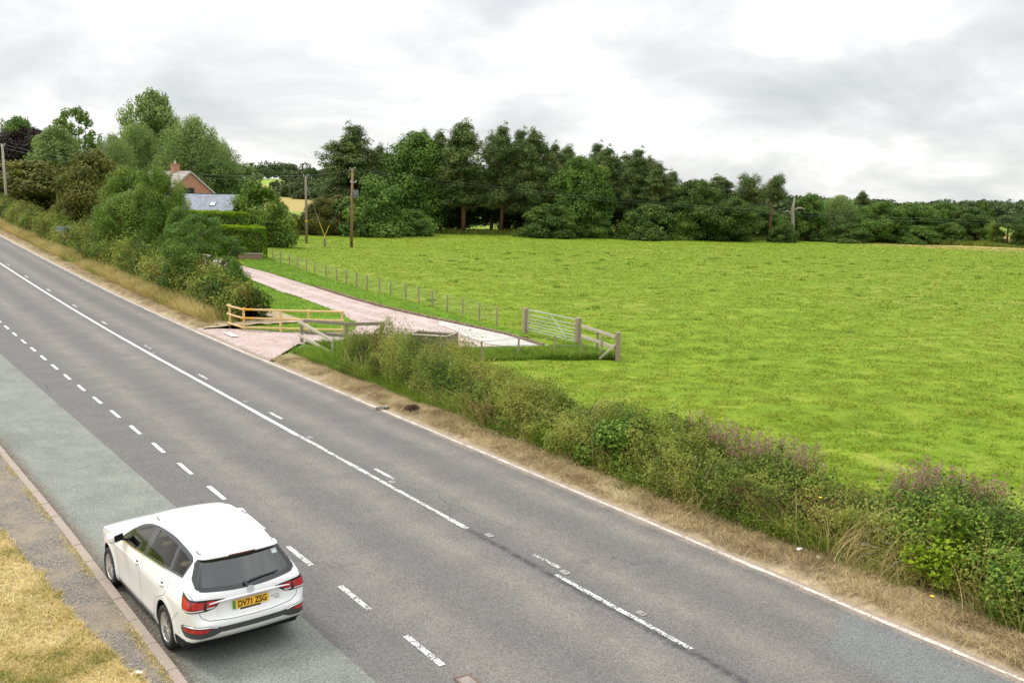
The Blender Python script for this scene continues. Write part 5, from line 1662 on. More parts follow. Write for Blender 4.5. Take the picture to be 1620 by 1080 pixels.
# mown straw lying on the near verge, some green between
def straw(s0, s1, t0, t1, n, rng, L=.34, w=.009, z0=.06, mat_t=None):
    s, t, x, y = patchy(n, rng, s0, s1, t0, t1, lambda s, t, r: r.random(len(s)) < np.clip(.25 + 1.5 * (fbm(s * 1.2, t * 2.5, 8, 3) - .25), .15, 1) * np.clip((t - t0) * 3 + .25, 0, 1))
    n = len(s); th = rng.normal(-.62, .75, n) + math.pi * 0.5 * 0
    d = np.stack([np.cos(th + 2.18), np.sin(th + 2.18), rng.normal(.10, .20, n)], -1)
    Ls = L * rng.uniform(.4, 1.5, n)[:, None]
    vl = .085 * np.clip((t - 13.1) / .5, 0, 1) + (.10 if s1 < 40 else .12) * (fbm(x * (2.5 if s1 < 40 else 2.0), y * (2.5 if s1 < 40 else 2.0), 1, 3) - .5) * np.clip((t - 13.1) * 2, 0, 1)
    P = np.stack([x, y, ht(x, y) + vl + .015 + .13 * np.clip(fbm(s * 1.6, t * 2.4, 19, 2) - .42, 0, 1) + rng.uniform(0, .05, n)], -1)
    sd = np.cross(d, [0, 0, 1.0]); sd /= np.linalg.norm(sd, axis=1)[:, None] + 1e-9
    W_ = w * rng.uniform(.6, 1.5, n)[:, None]
    V = np.stack([P - d * Ls / 2 - sd * W_, P + sd * W_ * .2 + np.array([0, 0, .0012]), P + d * Ls / 2, P + sd * W_], 1).reshape(-1, 3)
    return V, np.arange(4 * n).reshape(-1, 4), rng.random(n), np.clip(.5 + 2.6 * (fbm(s * 1.3, t * 2.6, 12, 3) - .5) + rng.normal(0, .12, n), 0, 1)


grass_obj('cut_straw', [straw(-6, 34.8, 13.12, 14.75, 150000, rng), straw(33.6, 35.2, 13.2, 15.2, 3000, rng)], G_DRY, 'mown straw-coloured grass lying along the near verge')
grass_obj('cut_straw', [straw(44, 120, 13.15, 14.3, 60000, rng, .35, .014)], G_DRY, 'faded cut grass along the far verge left of the drive')

# green grass at the hedge foot
def fringe(s0, s1, t0, t1, n, h, w, rng, lean=.4, thr=.3, nz=.7, sd=5, bias=(-.25, -.2)):
    s, t, x, y = patchy(n, rng, s0, s1, t0, t1, lambda s, t, r: r.random(len(s)) < np.clip(3 * (fbm(s * nz, t * .8, sd, 3) - thr), 0, 1))
    m = len(s)
    hh = h * (.6 + .8 * fbm(s * 1.4, t * 1.4, sd + 1, 2))
    return blades(np.stack([x, y, ht(x, y) + .05], -1), hh, w, rng, lean, bias, 2, np.clip(.5 + 2 * (fbm(s * .9, t, sd + 7, 2) - .5), 0, 1))


px = rng.uniform(-9.2, 4.5, 90000); py = rng.uniform(36.6, 41.2, 90000)
kk = inpoly(px, py, [(-4.6, 37.3), (-8.9, 40.1), (-5.6, 40.1), (-2.7, 38.9), (0.4, 39.9), (1.6, 40.3), (2.9, 41.2), (4.4, 38.0), (-1.1, 36.7)]); px, py = px[kk], py[kk]
ROUGHG = [blades(np.stack([px, py, ht(px, py)], -1), .16 + .30 * fbm(px * .8, py * .8, 51, 2) * np.clip((1.5 - np.abs(py - 37.6)), .2, 1), .02, rng, .5, (0, 0), 2)]
grass_obj('hedge_foot_grass', [fringe(-8, 34, 14.1, 14.75, 26000, .34, .010, rng, thr=.36), fringe(24, 35.2, 14.15, 15.4, 18000, .34, .014, rng, thr=.12), fringe(8, 34, 13.3, 14.2, 7000, .12, .01, rng, thr=.42), fringe(-6, 34, 14.15, 14.75, 16000, .70, .012, rng, thr=.36, nz=.9, sd=45), fringe(24, 36, 15.8, 18.5, 26000, .5, .016, rng, thr=.15)] + ROUGHG, G_LUSH, 'green grass growing up the foot of the near hedge')
def arcs(cl, rng):
    """long arching dry stems, each a curved ribbon"""
    V = []; F = []; n = 0; m = 7
    for (s, t, z, k, L, ds, dt) in cl:
        for _ in range(k):
            p = np.array(P3(s + rng.normal(0, .22), t + rng.normal(0, .10), z * rng.uniform(.2, 1)))
            a = np.array(ST(ds + rng.normal(0, .35), dt + rng.normal(0, .35), False)); a = np.array([a[0], a[1], 0.0])
            LL = L * rng.uniform(.5, 1.2); d = a * .45 + np.array([0, 0, 1.0]); d /= np.linalg.norm(d)
            w = rng.uniform(.005, .009); sd = np.cross(d, [0.3, .2, .1]); sd /= np.linalg.norm(sd)
            for j in range(m):
                V += [p - sd * w, p + sd * w]
                p = p + d * LL / (m - 1); d = d + a * .16 + np.array([0, 0, -.17]); d /= np.linalg.norm(d); w *= .88
            F += [[n + 2 * j, n + 2 * j + 1, n + 2 * j + 3, n + 2 * j + 2] for j in range(m - 1)]; n += 2 * m
    V = np.array(V); F = np.array(F)
    return V, F, np.repeat(rng.random(len(F) // (m - 1)), m - 1), np.repeat(rng.random(len(F) // (m - 1)), m - 1)


ARC = arcs([(11.4, 14.45, .2, 60, 1.15, .5, -.35), (9.9, 14.35, .2, 70, 1.25, -.7, .1), (9.2, 14.3, .1, 50, 1.1, -.8, -.1), (14.6, 14.4, .3, 36, .9, .6, -.5), (13.4, 14.05, .1, 70, .7, -.5, -.6), (7.3, 14.3, .2, 40, 1.0, .5, -.4), (19.5, 14.35, .2, 40, .8, .4, -.5), (22.5, 14.3, .2, 40, .8, -.4, -.5), (16, 14.3, .2, 30, .8, .4, -.5), (12.4, 14.5, .4, 30, .8, -.3, -.5)], rng)
grass_obj('arching_stems', [ARC], G_TALL, 'long arching straw stems spilling from the front of the near hedge')
grass_obj('tall_dry_grass', [fringe(-6, 33, 14.1, 15.4, 9000, .95, .011, rng, .5, .36, .6, 15)], G_TALL, 'tall straw-coloured grass stems leaning out of the near hedge')
grass_obj('tall_dry_grass', [fringe(44.5, 120, 13.9, 15.2, 44000, .70, .020, rng, .45, .18, .3, 25)], G_TALL, 'tall golden grass in front of the hedge left of the drive')
grass_obj('hedge_foot_grass', [fringe(44.5, 90, 13.9, 15.2, 22000, .45, .026, rng, .4, .42, .25, 35)], G_LUSH, 'green grass patches below the hedge left of the drive')
# grass bank at the lower left corner
n = 900000
s, t, x, y = patchy(n, rng, 4, 40, -5, 3.1)
k = t < np.array([BANK(q) for q in s]) + .18 * (fbm(s * 3, t * 3, 61, 2) - .35)
k &= rng.random(n) < np.clip(170 / (s * s), .06, 1)
s, t, x, y = s[k], t[k], x[k], y[k]
z = ht(x, y) + .12 + .05 * np.clip(2 - t, 0, 20)
tone = np.clip(.80 - 2.8 * np.clip(fbm(s * 1.1, t * 1.1, 63, 3) - .52, 0, 1) + .8 * (fbm(s * 4, t * 4, 65, 2) - .5), 0, 1)
grass_obj('bank_grass', [blades(np.stack([x, y, z], -1), .085, .010, rng, .9, (.1, -.2), 2, tone)], G_BANK, 'dry yellow grass bank beside the footway')
# weeds and debris along the kerb
n = 14000
s = rng.uniform(6, 40, n); t = np.array([KERB(q) for q in s]) - .155 - np.abs(rng.normal(0, .06, n))
k = rng.random(n) < np.clip(4 * (fbm(s * .9, s * 0, 71, 3) - .42), 0, 1); s, t = s[k], t[k]
x, y = ST(s, t)
grass_obj('kerb_grass', [blades(np.stack([x, y, ht(x, y) + .10], -1), .06, .008, rng, .8, (0, 0), 2)], G_BANK, 'withered grass in the joint behind the kerb')
n = 9000
s = rng.uniform(6, 45, n); t = np.array([KERB(q) for q in s]) + np.abs(rng.normal(0, .10, n)) + .01
s2 = rng.uniform(6, 45, 2500); t2 = np.array([KERB(q) for q in s2]) - .2 - rng.random(2500) * 1.0
s = np.r_[s, s2]; t = np.r_[t, t2]; zz = np.r_[np.full(n, .014), np.full(2500, .135)]
x, y = ST(s, t)
grass_obj('leaf_litter', [leaf_quads(np.stack([x, y, ht(x, y) + zz], -1), np.tile([0, 0, 1.], (len(x), 1)), .022, rng, .6, None, .25)], leafmat('litter_leaf', [(.08, .05, .03), (.18, .12, .07), (.30, .22, .14), (.55, .50, .42)], .05), 'small brown leaves and grit gathered in the gutter', 'litter')

# nettles and rough growth at the foot of the far trees
n = 60000
a = rng.uniform(-.262, .60, n); yb = np.interp(a, [-.262, -.16, -.07, .06, .19, .32, .42, .60], [137, 152, 156, 152, 150, 156, 152, 140]) + rng.uniform(-1.5, 7, n)
x = a * yb; y = yb
hh = .7 * (.4 + 1.2 * fbm(x * .25, y * .3, 81, 2))
grass_obj('undergrowth', [blades(np.stack([x, y, ht(x, y) - .1], -1), hh, .16, rng, .35)], L_HAW, 'rough grass and nettles along the foot of the far trees', 'undergrowth')

# ================================================================== BUILDINGS
def brick(name, c1, c2, mort):
    m, t = newmat(name)
    P = t.n('ShaderNodeTexCoord').outputs['Object']
    x, y, z = t.sep(P)
    v = t.comb(t.math('ADD', x, y), z, 0.0)
    b = t.n('ShaderNodeTexBrick', {'Vector': v, 'Color1': (*c1, 1), 'Color2': (*c2, 1), 'Mortar': (*mort, 1), 'Scale': 1.0, 'Mortar Size': .012, 'Brick Width': .225, 'Row Height': .075}).outputs[0]
    n = t.noise(P, 3.0, 4.0, .7)
    c = t.mix(t.ramp(n, [(.4, 0.0), (.7, .45)]), b, (.42, .24, .16))
    finish(t, principled(t, c, .9, n, .3, .02))
    return m


def slate(name, col):
    m, t = newmat(name)
    P = t.n('ShaderNodeTexCoord').outputs['Object']
    x, y, z = t.sep(P)
    v = t.comb(x, t.math('MULTIPLY', z, 1.5), 0.0)
    lo = tuple(q * .8 for q in col); hi = tuple(q * 1.2 for q in col)
    b = t.n('ShaderNodeTexBrick', {'Vector': v, 'Color1': (*lo, 1), 'Color2': (*hi, 1), 'Mortar': (*[q * .5 for q in col], 1), 'Scale': 1.0, 'Mortar Size': .012, 'Brick Width': .3, 'Row Height': .25}).outputs[0]
    finish(t, principled(t, b, .6))
    return m


BRICK = brick('red_brick', (.46, .135, .065), (.58, .20, .10), (.42, .33, .26))
SLATE = slate('blue_slate', (.20, .22, .26))
TILE = slate('brown_tile', (.30, .25, .22))
PANE = simple('window_pane', (.02, .022, .025), .08)
FRAME = simple('dark_frame', (.03, .03, .032), .4)


def make_house():
    ax, ay = -38.8, 115.2
    ang = math.atan2(.66, -.75)                        # along the ridge, away from the gable
    z0 = float(ht(ax, ay)) - .3
    o = empty('brick_house', (ax, ay, z0), ang, label='red brick house with a pointed gable and chimney, half hidden by trees', cat='house')
    ze, zr, hw, L = 5.85 - z0, 8.35 - z0, 3.15, 9.5
    mb = MB()
    prof = [(-hw, 0), (hw, 0), (hw, ze), (0, zr - .12), (-hw, ze)]
    mb.v = [(0, a, b) for a, b in prof] + [(L, a, b) for a, b in prof]
    mb.f = [tuple(range(5)), tuple(9 - i for i in range(5))] + [(i, 5 + i, 5 + (i + 1) % 5, (i + 1) % 5) for i in range(5)]
    mb.build('wall', BRICK, o)
    mb = MB()
    for sg in (-1, 1):
        a = Vector((-.12, 0, zr)); b = Vector((-.12, sg * (hw + .3), ze - .24))
        mid = (a + b) / 2 + Vector((L / 2 + .12, 0, .04)); d = b - a
        M = Matrix((Vector((1, 0, 0)), d.normalized(), Vector((1, 0, 0)).cross(d.normalized()))).transposed()
        mb.box(mid, (L + .3, d.length, .10), M)
    rf = mb.build('roof', TILE, o)
    mb = MB()
    for sg in (-1, 1): mb.beam((-.16, 0, zr - .02), (-.16, sg * (hw + .3), ze - .26), .04, .16)
    mb.build('barge_board', simple('barge_white', (.50, .47, .42), .6), o)
    mb = MB(); mb.box((3.4, 0, zr + .2), (.75, .75, 1.3)); mb.box((3.4, 0, zr + .88), (.88, .88, .10))
    ch = mb.build('chimney', BRICK, rf)
    mb = MB(); mb.lathe([(0, .93), (.15, .93), (.13, 1.25), (.10, 1.30), (0, 1.30)], 12, Matrix.Translation((3.4, 0, zr))); mb.build('chimney_pot', simple('clay_pot', (.5, .42, .36), .8), ch)
    mb = MB(); mb.box((-.02, .3, ze + .12), (.06, 1.5, .95)); w = mb.build('window', FRAME, o)
    for yy in (-.06, .66):
        mb = MB(); mb.box((-.055, yy, ze + .12), (.02, .62, .80)); mb.build('pane', PANE, w)
    # slate-roofed wing
    x0, x1 = -43.0, -31.6
    wz = float(ht(-36, 106)) - .3
    o = empty('slate_roofed_outbuilding', (-36.5, 106.2, wz), R(1.5), label='low brick outbuilding under a plain blue-grey slate roof beside the gabled house', cat='outbuilding')
    hw, L = 3.4, 11.4
    ze, zr = 4.1 - wz, 5.78 - wz
    mb = MB(); prof = [(-hw, 0), (hw, 0), (hw, ze), (0, zr - .1), (-hw, ze)]
    mb.v = [(-6.4, a, b) for a, b in prof] + [(5.9, a, b) for a, b in prof]
    mb.f = [tuple(range(5)), tuple(9 - i for i in range(5))] + [(i, 5 + i, 5 + (i + 1) % 5, (i + 1) % 5) for i in range(5)]
    mb.build('wall', BRICK, o)
    mb = MB()
    for sg in (-1, 1):
        a = Vector((0, 0, zr)); b = Vector((0, sg * (hw + .3), ze - .15)); d = b - a
        M = Matrix((Vector((1, 0, 0)), d.normalized(), Vector((1, 0, 0)).cross(d.normalized()))).transposed()
        mb.box((a + b) / 2 + Vector((-.25, 0, .03)), (12.8, d.length, .09), M)
    rf = mb.build('roof', SLATE, o)
    mb = MB(); mb.beam((-6.6, 0, zr + .06), (6.1, 0, zr + .06), .2, .09); mb.build('ridge_tiles', FRAME, rf)
    sl = (ze - zr) / hw
    sy = -2.3
    mb = MB(); d = Vector((0, -hw, ze - zr)).normalized()
    M = Matrix((Vector((1, 0, 0)), -d, Vector((1, 0, 0)).cross(-d))).transposed()
    mb.box((3.75, sy, zr + sl * abs(sy) + .10), (.62, .85, .08), M); sk = mb.build('roof_window', FRAME, rf)
    mb = MB(); mb.box((3.75, sy, zr + sl * abs(sy) + .15), (.50, .70, .02), M); mb.build('pane', simple('rooflight_glass', (.62, .66, .68), .15), sk)
    mb = MB(); mb.beam((.9, -1.6, zr + sl * 1.6 + .12), (1.35, -3.2, zr + sl * 3.2 + .12), .14, .05); mb.build('timber_strip', simple('new_timber_strip', (.52, .33, .17), .8), rf)
    # television aerial
    return o


make_house()


def clipped_hedge(a, b, h, th, label, seed, n=16000):
    a = Vector(a); b = Vector(b); L = (b - a).length; d = (b - a).normalized()
    z0 = min(float(ht(a.x, a.y)), float(ht(b.x, b.y))) - .1
    rng = np.random.default_rng(seed)
    H = h - z0
    o = empty('clipped_hedge', (a.x, a.y, z0), math.atan2(d.y, d.x), label=label, cat='hedge')
    u = rng.uniform(0, L, n); f = rng.uniform(0, 1, n)
    hw = th / 2
    # superellipse section, ends rounded in plan
    ang = f * math.pi
    c = np.cos(ang); s_ = np.sin(ang)
    e = np.clip(np.minimum(u, L - u) / (hw * 1.0), 0.02, 1); er = np.sqrt(1 - (1 - e) ** 2)
    q = 1 + .05 * (fbm(u * 1.5, f * 6, seed) - .5) * 2 - .12 * rng.random(n) ** 2
    Y = hw * np.sign(c) * np.abs(c) ** .35 * q * er
    Z = H * np.maximum(s_, 0) ** .28 * q * (.9 + .1 * er)
    Z = Z * np.where(np.abs(c) > .75, rng.random(n) ** .7, 1)
    P = np.stack([u, Y, Z], -1)
    N = np.stack([np.zeros(n), c, s_ * .8], -1)
    topm = Z > H * .93
    link('foliage', leaf_mesh('foliage', [leaf_quads(P[~topm], N[~topm], .13, rng, .6, np.clip(fbm(P[~topm][:, 0], P[~topm][:, 2] * 2, 4, 2), 0, 1), .5)]), L_PRIV, o)
    link('top_growth', leaf_mesh('top_growth', [leaf_quads(P[topm], np.tile([0, 0, 1.], (topm.sum(), 1)), .14, rng, .6, None, .5)]), L_PRIVT, o)
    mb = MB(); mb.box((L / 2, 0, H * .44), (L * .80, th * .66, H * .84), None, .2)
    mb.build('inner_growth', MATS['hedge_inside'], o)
    mb = MB()
    for k in range(int(L / .5)):
        x = .3 + k * .5
        if x < L - .2: mb.tube([(x, 0, -.1), (x + .05, .05, H * .4)], [.04, .02], 5)
    mb.build('stems', TWIG, o)
    return o


clipped_hedge((-27.9, 84.8), (-21.7, 83.4), 3.3, 2.4, 'neatly clipped rounded hedge with yellow-green top above the brick wall by the drive', 41)
clipped_hedge((-34.2, 81.5), (-29.4, 83.2), 3.55, 2.0, 'clipped hedge end with lime top showing behind the small hedge tree', 42, 12000)
clipped_hedge((-33.6, 96.4), (-26.6, 95.4), 4.25, 1.8, 'clipped hedge with yellow-green top in front of the slate roof', 43, 14000)
o = empty('brick_wall', W3(-23.5, 81.5), math.atan2(-.4, 5.0), label='low brick retaining wall under the clipped rounded hedge', cat='wall')
mb = MB(); mb.box((1.0, 0, .2), (2.0, .24, .45)); mb.build('wall', brick('brown_brick', (.24, .12, .085), (.32, .17, .12), (.28, .24, .2)), o)
mb = MB(); mb.box((1.0, 0, .45), (2.2, .32, .07)); mb.build('coping', simple('coping_stone', (.34, .29, .24), .9, .2, 3), o)


# ================================================================== FENCES AND GATES
def woodmat(name, col, var=.3):
    m, t = newmat(name)
    P = t.n('ShaderNodeTexCoord').outputs['Object']
    n = t.noise(t.vmath('MULTIPLY', P, (9, 9, 2.5)), 3.0, 5.0, .65)
    k = t.noise(P, 1.3, 3.0)
    c = t.ramp(t.math('ADD', t.math('MULTIPLY', n, .7), t.math('MULTIPLY', k, .3)), [(.3, tuple(q * (1 - var) for q in col)), (.7, tuple(min(1, q * (1 + var)) for q in col))])
    finish(t, principled(t, c, .85, n, .3, .01))
    return m


NEWWOOD = woodmat('new_softwood', (.66, .46, .21), .18)
ORANGE = woodmat('orange_treated_wood', (.70, .36, .04), .12)
OLDWOOD = woodmat('weathered_wood', (.26, .225, .17), .4)
PALEWOOD = woodmat('bleached_wood', (.46, .41, .32), .25)
POSTWOOD = woodmat('post_wood', (.33, .27, .175), .35)
STEEL = simple('galvanised_steel', (.52, .54, .54), .38, .12, 12, Metallic=.7)
WIREM = simple('fence_wire_steel', (.30, .29, .27), .6)


def post(parent, p, h, w, mat, org, kind='post', rnd_=None, lean=(0, 0)):
    mb = MB(); q = Vector(p) - org
    if kind == 'post':
        mb.beam(q - Vector((0, 0, .2)), q + Vector((lean[0], lean[1], h)), w, w, bev=w * .12)
    else:
        mb.tube([q - Vector((0, 0, .2)), q + Vector((lean[0], lean[1], h - .02)), q + Vector((lean[0], lean[1], h))], [w / 2, w / 2 * .95, w * .35], 8)
    return mb.build('post', mat, parent)


# new yellow post-and-rail fence
pp = [(-13.36, 44.6), (-12.35, 43.37), (-10.59, 43.08), (-9.4, 43.5), (-7.83, 43.32)]
pp = [W3(*p) for p in pp]
o = empty('timber_fence', pp[1], 0, label='new yellow timber post-and-rail fence with a turned corner at the drive mouth', cat='fence')
for i, p in enumerate(pp): post(o, p, 1.06, .095, NEWWOOD, pp[1])
for hz in (1.0, .60, .17):
    for i, (a, b) in enumerate(((pp[0], pp[1]), (pp[1], pp[4]))):
        d = (b - a).normalized(); n_ = Vector((d.y, -d.x, 0)) * .07
        mb = MB()
        A = a - pp[1] + n_ + Vector((0, 0, hz)) - d * .12; B = b - pp[1] + n_ + Vector((0, 0, hz)) + d * .10
        mb.tube([A, (A + B) / 2 + Vector((0, 0, -.01)), B], .045, 8)
        mb.build('rail', NEWWOOD, o)
        if i == 1 and hz > .5:
            mb = MB(); mb.tube([A - d * .02, A + d * .62], .049, 8); mb.build('rail_sleeve', ORANGE, o, label='orange-stained end of the rail')

# old grey fence at the hedge end
g0, g1 = W3(-9.05, 40.5), W3(-7.12, 37.3)
o = empty('weathered_fence', g0, 0, label='bleached grey two-rail fence sloping down to the verge grass', cat='fence')
post(o, g0, .95, .13, OLDWOOD, g0); post(o, g1, .62, .09, PALEWOOD, g0)
for z0, z1 in ((.92, .62), (.34, .10)):
    mb = MB(); mb.beam(Vector((-.12, -.06, z0)), g1 - g0 + Vector((.02, -.1, z1)), .05, .13, bev=.008); mb.build('rail', PALEWOOD, o)
h0, h1, h2 = W3(-8.95, 40.66), W3(-7.0, 39.85), W3(-5.55, 40.2)
o = empty('weathered_fence', h1, 0, label='old dark grey single-rail fence running behind the hedge end beside the drive', cat='fence')
post(o, h1, 1.02, .15, OLDWOOD, h1); post(o, h2, 1.02, .15, OLDWOOD, h1)
for a, b in ((h0, h1), (h1, h2)):
    for zz in (.93, .42):
        mb = MB(); mb.beam(a - h1 + Vector((0, -.09, zz)), b - h1 + Vector((.12 if b is h2 else 0, -.09, zz + .02)), .05, .14, bev=.01); mb.build('rail', OLDWOOD, o)

# open timber pen showing over the hedge
q = [W3(-4.3, 39.4), W3(-2.7, 38.95), W3(-2.35, 40.0), W3(-4.0, 40.5)]
o = empty('timber_pen', q[0], 0, label='small open-topped box of old boards standing behind the hedge by the drive', cat='pen')
for i in range(4):
    post(o, q[i], .66, .11, OLDWOOD, q[0])
    a, b = q[i] - q[0], q[(i + 1) % 4] - q[0]
    mb = MB(); mb.beam(a + Vector((0, 0, .62)), b + Vector((0, 0, .62)), .16, .045, bev=.006); mb.build('top_board', PALEWOOD if i % 2 == 0 else OLDWOOD, o)
    for zz in (.50, .34, .18):
        mb = MB(); mb.beam(a + Vector((0, 0, zz)), b + Vector((0, 0, zz)), .035, .15, bev=.005); mb.build('board', OLDWOOD, o)


def wire_fence(name, pts, h, label, w=.08, wires=(.85, .6, .35), mesh=False, seed=2, skip_ends=False):
    rr = random.Random(seed)
    P = [W3(*p) for p in pts]
    o = empty(name, P[0], 0, label=label, cat='fence')
    for p in P: post(o, p, h * rr.uniform(.9, 1.08), w * rr.uniform(.85, 1.15), POSTWOOD, P[0], 'round', lean=(rr.uniform(-.04, .04), rr.uniform(-.04, .04)))
    for zz in wires:
        mb = MB(); pl = []
        for a, b in zip(P, P[1:]):
            pl += [a - P[0] + Vector((0, 0, h * zz)), (a + b) / 2 - P[0] + Vector((0, 0, h * zz - .02))]
        pl.append(P[-1] - P[0] + Vector((0, 0, h * zz)))
        mb.tube(pl, .006, 4, False); mb.build('wire', WIREM, o)
    return o


wire_fence('wire_fence', WIRE[1:-1], .98, 'long line of short wooden posts and wire between the drive lawn and the field', .10, (.95, .78, .6, .42, .25))
wire_fence('wire_fence', [(-1.17, 36.7), (0.24, 37.7), (1.73, 38.0), (2.80, 37.8), (3.62, 38.1)], .88, 'short post-and-wire fence in the field in front of the steel gate', .085, (.9, .6), seed=4)

# steel field gate between two stout posts
ga, gb = W3(.62, 44.55), W3(2.89, 41.25)
d = (gb - ga); Lg = d.length
o = empty('field_gate', ga, math.atan2(d.y, d.x), label='galvanised seven-bar steel gate hung between two stout wooden posts', cat='gate')
for k, xx in enumerate((0, Lg)):
    mb = MB(); mb.beam((xx, 0, -.3), (xx, 0, 1.22), .24, .24, bev=.03); mb.build('gate_post', POSTWOOD, o)
mb = MB()
for i, zz in enumerate((1.14, .92, .74, .58, .44, .31, .19)):
    mb.tube([(.20, 0, zz), (Lg - .2, 0, zz - .03)], .024 if i == 0 else .017, 8)
mb.build('bars', STEEL, o)
mb = MB()
for xx in (.20, Lg - .2): mb.tube([(xx, 0, .17), (xx, 0, 1.15)], .026, 8)
mb.build('end_frame', STEEL, o)
mb = MB()
mb.tube([(Lg * .48, .02, 1.12), (Lg * .22, .02, .2)], .014, 6); mb.tube([(Lg * .48, .02, 1.12), (Lg * .78, .02, .2)], .014, 6); mb.build('brace', STEEL, o)
mb = MB(); mb.beam((Lg - .18, .02, .5), (Lg - .06, .02, .5), .03, .05); mb.build('latch', STEEL, o)
r0 = W3(3.0, 40.95); rp = [W3(3.05, 40.85), W3(3.6, 39.7), W3(4.27, 37.85)]
o = empty('rail_fence', rp[2], 0, label='pale two-rail fence running from the gate post to a braced end post', cat='fence')
post(o, rp[1], .9, .09, OLDWOOD, rp[2]); post(o, rp[2], 1.1, .19, POSTWOOD, rp[2])
for zz in (.92, .48):
    mb = MB(); mb.beam(rp[0] - rp[2] + Vector((-.05, 0, zz)), Vector((-.12, .02, zz - .02)), .05, .13, bev=.006); mb.build('rail', PALEWOOD, o)
mb = MB(); mb.beam((-.75, -.05, .0), (-.06, 0, .62), .07, .07); mb.build('brace', PALEWOOD, o)
# strainer posts near the gate
sp_ = W3(-6.28, 56.5)

# ================================================================== POLES, WIRES, SIGN
POLEBR = woodmat('pole_brown', (.27, .145, .085), .3)
POLEGR = woodmat('pole_grey', (.25, .215, .165), .3)
POLEPALE = woodmat('pole_pale', (.36, .32, .26), .25)
PORC = simple('porcelain', (.62, .60, .56), .3)
TRANS = simple('transformer_grey', (.16, .175, .19), .5, .1, 4)
YELLOW = simple('guard_yellow', (.75, .55, .03), .5)


def pole(x, y, ztop, r, mat, label, arm=False, lean=(0, 0)):
    b = W3(x, y, -.1); h = ztop - b.z
    o = empty('utility_pole', b, 0, label=label, cat='utility pole', group='wooden utility poles')
    mb = MB(); mb.tube([(0, 0, 0), (lean[0] * .5, lean[1] * .5, h * .5), (lean[0], lean[1], h)], [r, r * .85, r * .66], 12); mb.build('shaft', mat, o, True)
    mb = MB()
    for k in (-1, 1):
        mb.tube([(lean[0] + k * .10, 0, h - .25), (lean[0] + k * .26, 0, h - .22), (lean[0] + k * .28, 0, h - .02)], .015, 6)
        mb.lathe([(0, 0), (.05, .01), (.03, .05), (.055, .08), (.03, .13), (0, .14)], 10, Matrix.Translation((lean[0] + k * .28, 0, h - .05)))
    mb.build('insulators', PORC, o)
    return o, h, b


o1, h1_, b1 = pole(-58.15, 109.96, 10.95, .17, POLEPALE, 'pale wooden pole at the left edge of the photo above the hedge', lean=(-.12, 0))
o2, h2_, b2 = pole(-25.44, 117.19, 8.22, .17, POLEGR, 'plain grey wooden pole, left of the one carrying the transformer')
mb = MB(); mb.lathe([(.175, 0), (.178, .16), (.17, .16)], 12, Matrix.Translation((0, 0, 2.75))); mb.build('warning_band', YELLOW, o2)
o3, h3_, b3 = pole(-18.9, 111.12, 9.05, .18, POLEBR, 'reddish-brown wooden pole carrying a grey transformer box', lean=(.17, 0))
mb = MB(); mb.box((.55, -.05, 6.2), (.56, .42, .82), None, .04)
for k in range(4): mb.box((.34 + .14 * k, -.28, 6.15), (.05, .08, .6))
for k in (-1, 1): mb.lathe([(0, 0), (.05, 0), (.03, .05), (.05, .09), (.03, .16), (0, .2)], 8, Matrix.Translation((.55 + k * .15, 0, 6.6)))
tr_ = mb.build('transformer', TRANS, o3)
mb = MB(); mb.box((.52, -.27, 6.28), (.17, .02, .17)); mb.build('notice', PORC, tr_)
mb = MB(); mb.beam((-.1, -.1, 7.55), (.62, -.1, 7.55), .06, .08)
for k in (.0, .55): mb.lathe([(0, 0), (.06, 0), (.035, .06), (.06, .1), (.03, .18), (0, .2)], 8, Matrix.Translation((k, -.1, 7.6)))
mb.build('bracket', STEEL, o3)
mb = MB(); mb.box((.02, -.17, .5), (.16, .03, .5)); mb.build('dark_butt', simple('creosote', (.05, .035, .03), .8), o3)
# stay stake with yellow guards
sb = W3(-22.29, 112.6)
o = empty('stay_stake', sb, 0, label='stubby grey stake with two crossed yellow-guarded stay wires', cat='stake')
mb = MB(); mb.tube([(0, 0, -.1), (0, 0, .95)], [.14, .13], 8); mb.build('stake', POLEGR, o)
for (x0, x1, z1) in ((.14, -.62, 2.75), (-.16, .55, 2.45)):
    mb = MB(); mb.tube([(x0, 0, .8), (x1, 0, z1)], .035, 6); mb.build('guard', YELLOW, o)
mb = MB(); mb.tube([(-.62, 0, 2.75), (b2.x - sb.x, b2.y - sb.y, 7.3)], .012, 4); mb.build('stay_wire', WIREM, o)
mb = MB(); mb.tube([(.55, 0, 2.45), (b3.x - sb.x, b3.y - sb.y, 7.0)], .012, 4); mb.build('stay_wire', WIREM, o)


def span(a, b, sag, label, n=24, r=.016):
    a = Vector(a); b = Vector(b)
    mb = MB(); mb.tube([a.lerp(b, i / n) + Vector((0, 0, -4 * sag * (i / n) * (1 - i / n))) for i in range(n + 1)], r, 4, False)
    return mb.build('overhead_wire', WIRECL, label=label, cat='cable')


